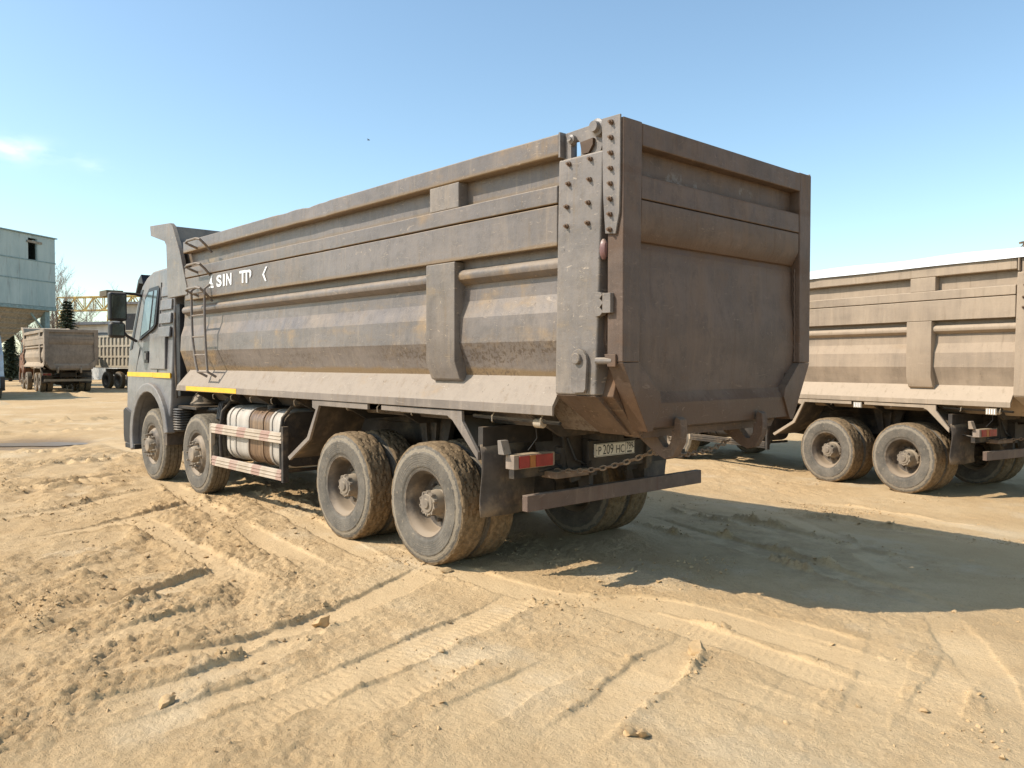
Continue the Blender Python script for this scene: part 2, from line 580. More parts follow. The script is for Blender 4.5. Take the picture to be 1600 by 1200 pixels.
# ------------------------------------------------------------------ noise for the terrain
def _hash(ix, iy, seed):
    h = (ix.astype(np.uint32) * np.uint32(374761393) + iy.astype(np.uint32) * np.uint32(668265263) + np.uint32(seed * 2246822519 % 4294967295))
    h = (h ^ (h >> np.uint32(13))) * np.uint32(1274126177)
    h = h ^ (h >> np.uint32(16))
    return (h & np.uint32(0xffff)).astype(np.float32) / 65535.0


def vnoise(x, y, seed=0):
    xf, yf = np.floor(x), np.floor(y)
    ix, iy = xf.astype(np.int64), yf.astype(np.int64)
    fx, fy = (x - xf).astype(np.float32), (y - yf).astype(np.float32)
    u = fx * fx * (3 - 2 * fx); v = fy * fy * (3 - 2 * fy)
    a = _hash(ix, iy, seed); b = _hash(ix + 1, iy, seed)
    c = _hash(ix, iy + 1, seed); d = _hash(ix + 1, iy + 1, seed)
    return (a + (b - a) * u) * (1 - v) + (c + (d - c) * u) * v


def fbm(x, y, octs, seed=0, gain=0.5):
    t = np.zeros(x.shape, np.float32); amp = 1.0; tot = 0.0
    for i in range(octs):
        ca, sa = math.cos(0.6 * i), math.sin(0.6 * i)
        k = 2.03 ** i
        t += amp * vnoise((x * ca - y * sa) * k + 17.3 * i, (x * sa + y * ca) * k + 5.1 * i, seed + i)
        tot += amp; amp *= gain
    return t / tot


def sstep(a, b, x):
    t = np.clip((x - a) / (b - a), 0, 1)
    return t * t * (3 - 2 * t)


# ------------------------------------------------------------------ ground
FH = np.array([CF[0], CF[1]]); FH = FH / np.linalg.norm(FH)
RH = np.array([FH[1], -FH[0]])


def base_height(x, y):
    """large shape of the yard: falls a little towards the second truck, rises towards the far trucks"""
    z = -0.21 * sstep(3.2, 7.6, y) * sstep(-34, -14, x)
    z = z + 0.16 * sstep(-14, -38, x) * 1.0
    return z


TRACKS = [
    # pixel polyline, width, depth, ridge height, tread amplitude, tread pitch
    ([(-80, 1118), (100, 1078), (260, 1035), (420, 1000), (560, 945), (668, 893), (760, 850)], 0.30, 0.030, 0.034, 0.003, 0.07),
    ([(-60, 1170), (120, 1117), (290, 1072), (400, 1032), (500, 992), (610, 948), (705, 905)], 0.28, 0.020, 0.022, 0.0, 0.07),
    ([(120, 1245), (330, 1152), (470, 1090), (600, 1037), (710, 987), (812, 938), (900, 900)], 0.34, 0.016, 0.010, 0.009, 0.06),
    ([(-80, 985), (100, 962), (240, 932), (340, 900), (440, 862)], 0.32, 0.018, 0.026, 0.0, 0.07),
    ([(-80, 935), (80, 905), (200, 880), (300, 850)], 0.32, 0.02, 0.03, 0.0, 0.07),
    ([(-80, 1040), (60, 1008), (160, 1018), (240, 1040)], 0.38, 0.012, 0.006, 0.012, 0.055),
    ([(250, 745), (310, 788), (400, 838), (480, 880), (560, 916)], 0.30, 0.018, 0.022, 0.0, 0.07),
    ([(180, 800), (280, 850), (380, 905), (450, 945)], 0.30, 0.014, 0.02, 0.0, 0.07),
    ([(540, 842), (672, 882), (860, 934), (1000, 944), (1100, 963), (1230, 1002), (1400, 1056), (1560, 1104), (1720, 1146)], 0.32, 0.022, 0.022, 0.0, 0.07),
    ([(830, 905), (960, 952), (1060, 982), (1150, 1012), (1280, 1058), (1420, 1112), (1640, 1190)], 0.30, 0.014, 0.012, 0.004, 0.06),
    ([(1130, 962), (1090, 1000), (1040, 1040), (975, 1090), (895, 1145), (790, 1222)], 0.30, 0.026, 0.036, 0.0, 0.07),
    ([(1320, 1020), (1262, 1065), (1220, 1130), (1165, 1215)], 0.26, 0.022, 0.010, 0.0, 0.07),
    ([(1440, 930), (1490, 990), (1540, 1060), (1590, 1130), (1650, 1220)], 0.28, 0.012, 0.010, 0.003, 0.07),
    ([(1330, 1140), (1420, 1150), (1530, 1170), (1640, 1200)], 0.4, 0.004, 0.0, 0.013, 0.055),
    ([(420, 1140), (520, 1120), (640, 1110), (760, 1110)], 0.36, 0.004, 0.0, 0.012, 0.055),
    ([(960, 800), (1080, 832), (1230, 872), (1400, 925), (1620, 985)], 0.34, 0.05, 0.055, 0.0, 0.07),
    ([(1000, 780), (1180, 820), (1350, 858), (1640, 912)], 0.34, 0.045, 0.05, 0.0, 0.07),
    ([(1180, 780), (1250, 810), (1350, 862), (1470, 935)], 0.26, 0.025, 0.02, 0.0, 0.07),
    ([(980, 760), (1150, 780), (1380, 812), (1640, 850)], 0.3, 0.03, 0.03, 0.0, 0.07),
    ([(-80, 668), (60, 662), (150, 658), (230, 652)], 0.6, 0.06, 0.08, 0.085, 0.30),
    ([(-80, 735), (60, 726), (150, 720), (230, 712)], 0.55, 0.05, 0.06, 0.075, 0.26),
    ([(-80, 712), (60, 708), (190, 700)], 0.55, 0.05, 0.05, 0.07, 0.26),
    ([(-80, 775), (60, 764), (170, 748), (260, 735)], 0.5, 0.04, 0.06, 0.055, 0.22),
    ([(-80, 820), (80, 800), (190, 776), (280, 760)], 0.35, 0.04, 0.06, 0.012, 0.12),
    ([(-80, 682), (60, 676), (220, 668)], 0.6, 0.05, 0.07, 0.07, 0.28),
    ([(-80, 640), (60, 636), (230, 628)], 0.7, 0.08, 0.16, 0.0, 0.3),
    ([(-80, 626), (60, 624), (230, 620)], 0.8, 0.08, 0.18, 0.0, 0.3),
    ([(-80, 1055), (120, 1012), (300, 968), (450, 920)], 0.28, 0.014, 0.02, 0.005, 0.06),
    ([(-80, 1235), (150, 1162), (330, 1104), (480, 1052), (640, 985), (760, 930)], 0.28, 0.016, 0.016, 0.004, 0.06),
    ([(300, 1235), (480, 1143), (640, 1070), (800, 1000), (940, 945)], 0.30, 0.012, 0.010, 0.006, 0.06),
    ([(560, 1235), (700, 1143), (820, 1072), (930, 1012), (1010, 960)], 0.30, 0.012, 0.010, 0.004, 0.06),
    ([(-80, 862), (100, 836), (260, 800), (380, 770)], 0.30, 0.016, 0.02, 0.006, 0.07),
    ([(760, 930), (900, 985), (1050, 1042), (1240, 1112), (1450, 1195)], 0.28, 0.012, 0.012, 0.004, 0.06),
    ([(1000, 930), (1200, 975), (1400, 1030), (1640, 1100)], 0.28, 0.012, 0.012, 0.003, 0.06),
    ([(1250, 965), (1400, 1000), (1640, 1060)], 0.28, 0.012, 0.010, 0.004, 0.06),
    ([(1410, 950), (1385, 1040), (1352, 1120), (1318, 1215)], 0.28, 0.012, 0.010, 0.0, 0.06),
    ([(1560, 955), (1500, 1050), (1440, 1140), (1385, 1225)], 0.28, 0.014, 0.010, 0.005, 0.06),
    ([(150, 690), (260, 720), (420, 790), (600, 880), (700, 930)], 0.28, 0.010, 0.012, 0.004, 0.06),
    ([(1100, 760), (1300, 768), (1500, 800), (1700, 830)], 0.4, 0.012, 0.012, 0.0, 0.1),
]


def smooth_line(P, n=9):
    """Catmull-Rom through points"""
    P = [np.array(p, float) for p in P]
    Q = [2 * P[0] - P[1]] + P + [2 * P[-1] - P[-2]]
    out = []
    for i in range(1, len(Q) - 2):
        for k in range(n):
            t = k / n
            a, b, c, d = Q[i - 1], Q[i], Q[i + 1], Q[i + 2]
            out.append(0.5 * ((2 * b) + (c - a) * t + (2 * a - 5 * b + 4 * c - d) * t * t + (3 * b - a - 3 * c + d) * t ** 3))
    out.append(P[-1])
    return np.array(out)


STRONG = (0, 2, 8, 9, 10, 11, 12, 15, 16, 17, 19, 20, 21, 22, 23, 24, 25, 26)
DARK_TRACKS = (15, 16, 18)      # ruts with a darker sand colour along them


def terrain_height(X, Y, cell):
    """heights and a 'packed' mask for flat arrays X,Y; cell = local grid size"""
    f32 = np.float32
    X = X.astype(f32); Y = Y.astype(f32)
    near = np.clip(1.4 - cell / 0.12, 0, 1)
    Z = base_height(X, Y).astype(f32)
    # direction in which most wheels ran on the left of the yard
    ang = math.atan2(0.42, -0.9)
    ca, sa = math.cos(ang), math.sin(ang)
    U = X * ca + Y * sa; V = -X * sa + Y * ca
    big = fbm(X * 0.28, Y * 0.28, 3, 3)
    Z += (big - 0.5) * 0.07
    n1 = fbm(U * 0.9, V * 1.9, 5, 11)
    Z += (n1 - 0.5) * 0.032
    churn = sstep(0.47, 0.60, fbm(U * 0.5 + 3, V * 0.9, 3, 29))
    # the left of the yard is churned, the right is packed
    S = (X - CAM[0]) * RH[0] + (Y - CAM[1]) * RH[1]
    D = (X - CAM[0]) * FH[0] + (Y - CAM[1]) * FH[1]
    left = sstep(0.4, -2.6, S + 0.10 * D)
    churn = np.clip(churn * (0.22 + 0.78 * left) + 0.22 * left, 0, 1)
    dist_track = np.full(X.shape, 9.0, f32)
    packed = np.zeros(X.shape, f32)
    zt = np.zeros(X.shape, f32)
    ridge_sum = np.zeros(X.shape, f32)
    rut_dark = np.zeros(X.shape, f32)
    wob = fbm(X * 1.7, Y * 1.7, 5, 71, 0.6) - 0.5
    worn = fbm(X * 0.7, Y * 0.7, 3, 77)
    brk = fbm(X * 2.6, Y * 2.6, 4, 83)
    lump = fbm(X * 9.0, Y * 9.0, 4, 91, 0.6)
    for ti, (pl, w, dep, rid, trd, pitch) in enumerate(TRACKS):
        pts = np.array([pix_ground(px, py)[:2] for px, py in pl])
        line = smooth_line(pts)
        lo = line.min(0) - w - 0.6; hi = line.max(0) + w + 0.6
        idx = np.nonzero((X > lo[0]) & (X < hi[0]) & (Y > lo[1]) & (Y < hi[1]))[0]
        if idx.size == 0:
            continue
        x, y = X[idx], Y[idx]
        best = np.full(x.shape, 1e9, f32); lat = np.zeros(x.shape, f32); al = np.zeros(x.shape, f32)
        run = 0.0
        total = np.sum(np.linalg.norm(np.diff(line, axis=0), axis=1))
        for i in range(len(line) - 1):
            a, b = line[i], line[i + 1]
            dv = b - a; L = np.linalg.norm(dv)
            if L < 1e-5:
                continue
            dv = dv / L
            tx, ty = x - f32(a[0]), y - f32(a[1])
            t = np.clip(tx * dv[0] + ty * dv[1], 0, L)
            qx, qy = tx - t * dv[0], ty - t * dv[1]
            d2 = qx * qx + qy * qy
            m = d2 < best
            best[m] = d2[m]
            lat[m] = (-(tx * dv[1]) + ty * dv[0])[m]
            al[m] = (run + t)[m]
            run += L
        dist = np.sqrt(best)
        half = w / 2 + wob[idx] * 0.13
        q = dist / half
        endf = sstep(0, 1.6, al) * sstep(0, 1.6, total - al)
        if ti not in STRONG:
            endf = endf * np.clip(worn[idx] * 4.2 - 1.05, 0.25, 1)
        inside = (1 - sstep(0.90, 1.05, q)) * endf
        rg = np.exp(-((dist - half * 1.10) / (0.12 * w)) ** 2) * endf
        rb = np.clip((brk[idx] - 0.47) * 6.0, 0, 1.4)
        h = -0.55 * dep * inside + 0.95 * rid * rg * rb * (0.3 + 1.5 * lump[idx])
        if trd > 0:
            ok = np.clip(1.6 - cell[idx] / (pitch * 0.35), 0, 1) if pitch < 0.15 else 1.0
            ph = al / pitch + 0.9 * np.abs(lat) / half * (1 if pitch < 0.15 else 0.4)
            wv = np.clip(np.sin(2 * math.pi * ph) * 1.6, -1, 1)
            side = np.sin(lat / half * math.pi * 2.5) if pitch < 0.15 else np.sign(np.sin(lat / half * math.pi * 1.5))
            h = h + trd * inside * ok * wv * (0.55 + 0.45 * side) * np.clip(brk[idx] * 2.2 - 0.35, 0, 1)
        zt[idx] = zt[idx] * (1 - 0.7 * inside) + h
        packed[idx] = np.maximum(packed[idx] * (1 - 0.3 * rg), inside)
        ridge_sum[idx] += rid * rg * rb
        if ti in DARK_TRACKS:
            rut_dark[idx] += (np.exp(-(dist / (w * 1.3)) ** 2) * endf).astype(f32)
        dist_track[idx] = np.minimum(dist_track[idx], dist)
    Z += zt
    rough = (churn + 0.20) * (1 - 0.8 * packed)
    # flakes: terraced noise gives the thin broken edges of dried crust
    fl = fbm(U * 2.3 + 0.35 * wob, V * 4.6 + 0.35 * wob, 6, 41, 0.6) * 9.0
    fr = fl - np.floor(fl)
    terr = np.floor(fl) + sstep(0.0, 0.07, fr) - 0.45 * fr
    Z += near * rough * (terr - 3.0) * 0.013
    Z += near * rough * (np.abs(fbm(X * 5.5, Y * 5.5, 5, 51, 0.72) - 0.5)) * 0.036
    Z += near * (0.35 + rough) * (1 - 0.72 * packed) * (fbm(X * 22, Y * 22, 3, 61, 0.85) - 0.5) * 0.020
    Z += near * (lump - 0.5) * np.clip(ridge_sum * 20, 0, 1) * 0.045
    Z += near * (fbm(X * 24, Y * 24, 3, 97, 0.7) - 0.5) * np.clip(ridge_sum * 24, 0, 1) * 0.045
    Z += near * np.clip(1.8 - cell / 0.02, 0, 1) * (fbm(X * 47, Y * 47, 2, 103, 0.8) - 0.5) * (0.006 + 0.012 * rough + 0.045 * np.clip(ridge_sum * 22, 0, 1)) * (1 - 0.7 * packed)
    return Z, packed, churn, ridge_sum, np.clip(rut_dark, 0, 1)


def spaced(bands):
    """coordinates from (end, step) bands, steps growing smoothly"""
    out = [bands[0][0]]
    for end, step in bands[1:]:
        n = max(1, int(math.ceil((end - out[-1]) / step)))
        a = out[-1]
        out += [a + (end - a) * (i + 1) / n for i in range(n)]
    return np.array(out)


DEPTHS = spaced([(-400, 0), (-60, 40), (-15, 5), (-2, 0.6), (2.2, 0.14), (3.3, 0.04), (7.0, 0.0145), (10.5, 0.022), (16, 0.044), (26, 0.10), (48, 0.3), (90, 1.2), (300, 12), (1600, 130)])
half_l = spaced([(0, 0), (2.9, 0.0150), (5.2, 0.022), (9.5, 0.041), (16, 0.10), (30, 0.3), (60, 1.2), (250, 14), (1300, 120)])
LATS = np.concatenate([-half_l[::-1], half_l[1:]])
nd, nl = len(DEPTHS), len(LATS)
SS, DD = np.meshgrid(LATS, DEPTHS)
GX = (CAM[0] + DD * FH[0] + SS * RH[0]).ravel()
GY = (CAM[1] + DD * FH[1] + SS * RH[1]).ravel()
cd_ = np.gradient(DEPTHS); cl_ = np.gradient(LATS)
CELL = np.maximum(cd_[:, None] * 0.8, cl_[None, :]).ravel().astype(np.float32)
GZ, PACK, CHURN, RIDGE, RUT_DARK = terrain_height(GX, GY, CELL)

# wheels of parked trucks have pressed the ground flat where they stand: filled by the truck placements
T2_POS, T2_YAW = (0.640, 8.627, -0.215), -0.21085
FLAT = []
for ax in (0.0, -1.4, -5.24, -6.98):
    for yy in (0.16, 0.5, 2.03, 2.37):
        FLAT.append((ax, yy, 0.0))
        c_, s_ = math.cos(T2_YAW), math.sin(T2_YAW)
        FLAT.append((T2_POS[0] + c_ * ax - s_ * yy, T2_POS[1] + s_ * ax + c_ * yy, T2_POS[2]))
for (fx, fy, fz) in FLAT:
    d = np.hypot(GX - fx, GY - fy)
    k = (1 - sstep(0.18, 0.55, d)).astype(np.float32)
    GZ = GZ * (1 - k) + (fz + 0.004 + (GZ - fz) * 0.12) * k
# hollow with the rain puddle
PUD = pix_ground(62, 692)
pd_ = np.hypot((GX - PUD[0]) * 0.75 + (GY - PUD[1]) * 0.45, (GY - PUD[1]) * 0.9 - (GX - PUD[0]) * 0.30)
kp = (1 - sstep(0.75, 1.5, pd_ + (fbm(GX * 1.3, GY * 1.3, 3, 5) - 0.5) * 0.5)).astype(np.float32)
GZ = GZ * (1 - 0.85 * kp) + (-0.05) * kp

me = bpy.data.meshes.new('ground')
nv = nd * nl
me.vertices.add(nv)
co = np.empty((nv, 3), np.float32)
co[:, 0] = GX; co[:, 1] = GY; co[:, 2] = GZ
me.vertices.foreach_set('co', co.ravel())
ii, jj = np.meshgrid(np.arange(nl - 1), np.arange(nd - 1))
a_ = (jj * nl + ii).ravel()
quads = np.stack([a_, a_ + 1, a_ + nl + 1, a_ + nl], 1).astype(np.int32)
nf = len(quads)
me.loops.add(nf * 4)
me.loops.foreach_set('vertex_index', quads.ravel())
me.polygons.add(nf)
me.polygons.foreach_set('loop_start', np.arange(0, nf * 4, 4, dtype=np.int32))
me.polygons.foreach_set('use_smooth', np.ones(nf, bool))
me.update()
for nm, arr in (('packed', PACK), ('churn', CHURN), ('wet', kp), ('rut_dark', RUT_DARK)):
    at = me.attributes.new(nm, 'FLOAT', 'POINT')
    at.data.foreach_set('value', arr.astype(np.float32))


def ground_material():
    k = NT('yard_sand')

    def attr(n):
        a = k.n.new('ShaderNodeAttribute'); a.attribute_name = n
        return a.outputs['Fac']
    big = k.noise(0.35, 5, 0.6)
    mid = k.noise(2.4, 7, 0.62, offset=(3, 1, 0))
    fine = k.noise(60, 4, 0.65)
    grit = k.noise(190, 3, 0.6)
    c = k.mix(k.ramp(big, 0.32, 0.68), (0.565, 0.38, 0.195), (0.64, 0.452, 0.25))
    c = k.mix(k.math('MULTIPLY', k.ramp(mid, 0.38, 0.66), 0.45), c, (0.505, 0.325, 0.158))
    c = k.mix(k.math('MULTIPLY', attr('churn'), 0.3), c, (0.455, 0.28, 0.125))
    c = k.mix(k.math('MULTIPLY', attr('packed'), 0.5), c, (0.645, 0.455, 0.25))
    c = k.mix(k.math('MULTIPLY', k.ramp(k.noise(0.8, 6, 0.6, offset=(9, 3, 0)), 0.54, 0.68), 0.6), c, (0.63, 0.48, 0.30))
    c = k.mix(k.math('MULTIPLY', k.ramp(fine, 0.53, 0.74), 0.42), c, (0.30, 0.18, 0.08))
    c = k.mix(k.math('MULTIPLY', k.ramp(k.noise(21, 9, 0.8, offset=(6, 2, 0)), 0.54, 0.66), 0.26), c, (0.33, 0.20, 0.09))
    c = k.mix(k.math('MULTIPLY', k.ramp(grit, 0.62, 0.74), 0.35), c, (0.70, 0.56, 0.38))
    c = k.mix(k.math('MULTIPLY', k.math('MULTIPLY', attr('rut_dark'), k.ramp(k.noise(3.4, 7, 0.65, offset=(2, 8, 0)), 0.40, 0.62)), 0.4), c, (0.24, 0.145, 0.068))  # darker brown along the chosen ruts, broken up by noise
    c = k.mix(k.math('MULTIPLY', attr('wet'), 0.85), c, (0.25, 0.155, 0.075))
    h = k.math('ADD', k.math('MULTIPLY', fine, 1.0), k.math('MULTIPLY', grit, 0.45))
    h = k.math('ADD', h, k.math('MULTIPLY', k.noise(26, 9, 0.78), 1.7))
    h = k.math('MULTIPLY', h, k.ramp(attr('packed'), 0.0, 1.0, 1.0, 0.6))
    k.bump(h, 0.9, 0.012)
    return k.done(c, k.ramp(attr('wet'), 0, 1, 0.92, 0.5), 0, 0.2)


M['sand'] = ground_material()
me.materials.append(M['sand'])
ground = bpy.data.objects.new('ground', me)
COL.objects.link(ground)
ground['kind'] = 'structure'
ground['label'] = 'bare sandy yard with wheel tracks and dried ridges'

# puddle surface
k = NT('puddle_water')
k.bump(k.noise(7, 3), 0.05, 0.01)
M['water'] = k.done((0.22, 0.145, 0.078), 0.30, 0, 0.25)
pv, pf = [], []
N = 40
rng = np.random.RandomState(4)
for i in range(N):
    a = 2 * math.pi * i / N
    rr = 1.0 + 0.18 * math.sin(2 * a + 1) + 0.12 * math.sin(5 * a) + 0.05 * rng.rand()
    e = Vector((RH[0], RH[1], 0)) * (0.85 * math.cos(a) * rr) + Vector((FH[0], FH[1], 0)) * (0.5 * math.sin(a) * rr)
    pv.append((e.x, e.y, 0))
pud = MB(); pud.add(pv, [tuple(range(N))])
po = pud.build('puddle', M['water'], None, off=Vector((0, 0, 0)))
po.location = (PUD[0], PUD[1], -0.030)
po['kind'] = 'structure'
po['label'] = 'shallow brown rain puddle in the sandy yard'


def ground_z(x, y):
    """height of the built sheet at a point"""
    s = (x - CAM[0]) * RH[0] + (y - CAM[1]) * RH[1]
    d = (x - CAM[0]) * FH[0] + (y - CAM[1]) * FH[1]
    i = int(np.clip(np.searchsorted(LATS, s) - 1, 0, nl - 2)); j = int(np.clip(np.searchsorted(DEPTHS, d) - 1, 0, nd - 2))
    u = (s - LATS[i]) / (LATS[i + 1] - LATS[i]); v = (d - DEPTHS[j]) / (DEPTHS[j + 1] - DEPTHS[j])
    g = lambda jj, ii: float(GZ[jj * nl + ii])
    return (g(j, i) * (1 - u) + g(j, i + 1) * u) * (1 - v) + (g(j + 1, i) * (1 - u) + g(j + 1, i + 1) * u) * v


# ------------------------------------------------------------------ wheels (shared meshes)
def tyre_mesh(name, front):
    R, w = 0.548, 0.30
    prof = [(0.285, 0.075), (0.288, 0.035), (0.30, 0.022), (0.325, 0.016), (0.335, 0.009), (0.36, 0.006), (0.40, 0.0), (0.44, 0.001), (0.452, 0.0), (0.458, 0.006),
            (0.485, 0.010), (0.505, 0.017), (0.520, 0.024)]
    if front:
        tr = [(0.536, 0.030), (0.544, 0.044), (0.546, 0.085), (0.533, 0.089), (0.533, 0.097), (0.547, 0.101), (0.548, 0.146), (0.534, 0.149)]
    else:
        tr = [(0.534, 0.027), (0.543, 0.040), (0.545, 0.072), (0.546, 0.092), (0.547, 0.112), (0.548, 0.130), (0.548, 0.149)]
    half = prof + tr
    full = half + [(r, w - t) for r, t in half[::-1]]
    n = 60 if front else 144
    na = len(prof); nb = len(full) - len(prof)

    def rmod(i, j, r):
        if front or j < na or j >= nb:
            if front and na <= j < na + 2 and i % 3 == 0:
                return r - 0.006
            return r
        row = j - na
        ph = (i + (row * 2 if row < 7 else (13 - row) * 2)) % 9
        cut = 0.012
        if ph in (0, 1):
            return r - cut
        if row in (3, 10) and ph in (4, 5, 6, 7):
            return r - cut
        return r
    m = MB().lathe(full, (0, 0, 0), 'y', n, 1.0, close_ends=False, rmod=rmod)
    me = m.mesh(name, Vector((0, 0, 0)), 22)
    at = me.attributes.new('tread', 'FLOAT', 'POINT')
    vals = []
    for i in range(n):
        for r, t in full:
            vals.append(min(1.0, max(0.0, (r - 0.50) / 0.036)))
    at.data.foreach_set('value', vals)
    return me


def rear_rim_mesh():
    m = MB()
    prof = [(0.288, 0.090), (0.304, 0.034), (0.309, 0.028), (0.305, 0.020), (0.294, 0.022), (0.284, 0.040), (0.262, 0.060), (0.252, 0.100), (0.247, 0.185),
            (0.235, 0.205), (0.20, 0.212), (0.12, 0.212), (0.02, 0.212)]
    m.lathe(prof, (0, 0, 0), 'y', 40, 1.0, close_ends=False)
    for i in range(10):
        a = 2 * math.pi * i / 10
        m.lathe([(0.019, 0.0), (0.019, -0.035), (0.012, -0.05)], (0.165 * math.cos(a), 0.214, 0.165 * math.sin(a)), 'y', 6)
    # hand holes: dark oval recess plates
    return m.mesh('wheel', Vector((0, 0, 0)), 40)


def hub_mesh():
    m = MB()
    m.lathe([(0.155, 0.215), (0.150, 0.19), (0.118, 0.165), (0.108, 0.09), (0.105, 0.075)], (0, 0, 0), 'y', 32)
    pts = []
    for i in range(40):
        a = 2 * math.pi * i / 40
        r = 0.115 - (0.014 if (i % 4) in (2, 3) else 0.0)
        pts.append((r * math.cos(a), r * math.sin(a)))
    m.prism(pts, 'y', 0.045, 0.076)
    m.lathe([(0.085, 0.046), (0.080, 0.036), (0.045, 0.034), (0.040, 0.022), (0.002, 0.020)], (0, 0, 0), 'y', 24)
    for i in range(10):
        a = 2 * math.pi * i / 10
        m.lathe([(0.008, 0.0), (0.008, -0.008)], (0.100 * math.cos(a), 0.046, 0.100 * math.sin(a)), 'y', 6)
    return m.mesh('hub', Vector((0, 0, 0)), 40)


def front_rim_mesh():
    m = MB()
    prof = [(0.290, 0.090), (0.304, 0.034), (0.309, 0.028), (0.305, 0.020), (0.294, 0.022), (0.282, 0.040), (0.262, 0.060), (0.250, 0.055), (0.225, 0.020),
            (0.205, 0.006), (0.13, 0.004), (0.02, 0.004)]
    m.lathe(prof, (0, 0, 0), 'y', 40, 1.0, close_ends=False)
    return m.mesh('wheel', Vector((0, 0, 0)), 40)


def front_hub_mesh():
    m = MB()
    m.lathe([(0.118, 0.006), (0.112, -0.03), (0.098, -0.062), (0.092, -0.070), (0.06, -0.074), (0.002, -0.074)], (0, 0, 0), 'y', 28)
    for i in range(10):
        a = 2 * math.pi * i / 10 + 0.2
        m.lathe([(0.022, 0.004), (0.020, -0.03), (0.012, -0.034), (0.011, -0.072)], (0.166 * math.cos(a), 0.0, 0.166 * math.sin(a)), 'y', 7)
    return m.mesh('hub', Vector((0, 0, 0)), 40)


ME = {'tyre': tyre_mesh('tyre', False), 'tyre_front': tyre_mesh('tyre_front', True), 'rim': rear_rim_mesh(), 'hub': hub_mesh(),
      'rim_front': front_rim_mesh(), 'hub_front': front_hub_mesh()}
ME['tyre'].materials.append(M['tyre']); ME['tyre_front'].materials.append(M['tyre_front'])
for kk in ('rim', 'rim_front'): ME[kk].materials.append(M['rim'])
for kk in ('hub', 'hub_front'): ME[kk].materials.append(M['hub'])


def put_wheel(root, x, y, z, side, front, inner=False, spin=0.0):
    """y: outer face in truck coordinates; side +1 left (outer face towards -Y), -1 right"""
    suf = '_front' if front else ''
    o = bpy.data.objects.new('wheel', ME['rim' + suf])
    COL.objects.link(o)
    o.parent = root
    o.location = (x - OFF.x, y - OFF.y, z)
    rz = 0.0 if side > 0 else math.pi
    if inner:
        rz += math.pi
    o.rotation_euler = (0, spin, rz)
    t = bpy.data.objects.new('tyre', ME['tyre' + suf]); COL.objects.link(t); t.parent = o
    if not inner:
        h = bpy.data.objects.new('hub', ME['hub' + suf]); COL.objects.link(h); h.parent = o
    return o


def bolt_mesh(r, h):
    m = MB().lathe([(r, 0.0), (r, -h * 0.45), (r * 0.55, -h * 0.45), (r * 0.5, -h)], (0, 0, 0), 'y', 6)
    me = m.mesh('bolt', Vector((0, 0, 0)), 30)
    me.materials.append(M['bolt'])
    return me


BOLT = bolt_mesh(0.018, 0.036)


def put_bolt(parent, x, y, z):
    o = bpy.data.objects.new('bolt', BOLT); COL.objects.link(o); o.parent = parent
    o.location = (x - OFF.x, y - OFF.y, z - OFF.z)
    o.rotation_euler = (0, random.random() * 3, 0)
    return o


W = 2.53


def dent(depth_y, amp=0.004, spots=()):
    """small waviness of sheet steel, plus given dents (x, z, radius, depth in y, drop in z)"""
    def f(x, y, z):
        dy = amp * (math.sin(x * 2.1 + z * 3.0) + 0.6 * math.sin(x * 5.3 + 1.3 + z * 7))
        dz = amp * 0.4 * math.sin(x * 1.4 + 0.7)
        for (sx, sz, r, ddy, ddz) in spots:
            q = ((x - sx) / r) ** 2 + ((z - sz) / (r * 0.9)) ** 2
            g = math.exp(-q)
            dy += ddy * g; dz -= ddz * g
        return (x, y + dy, z + dz)
    return f


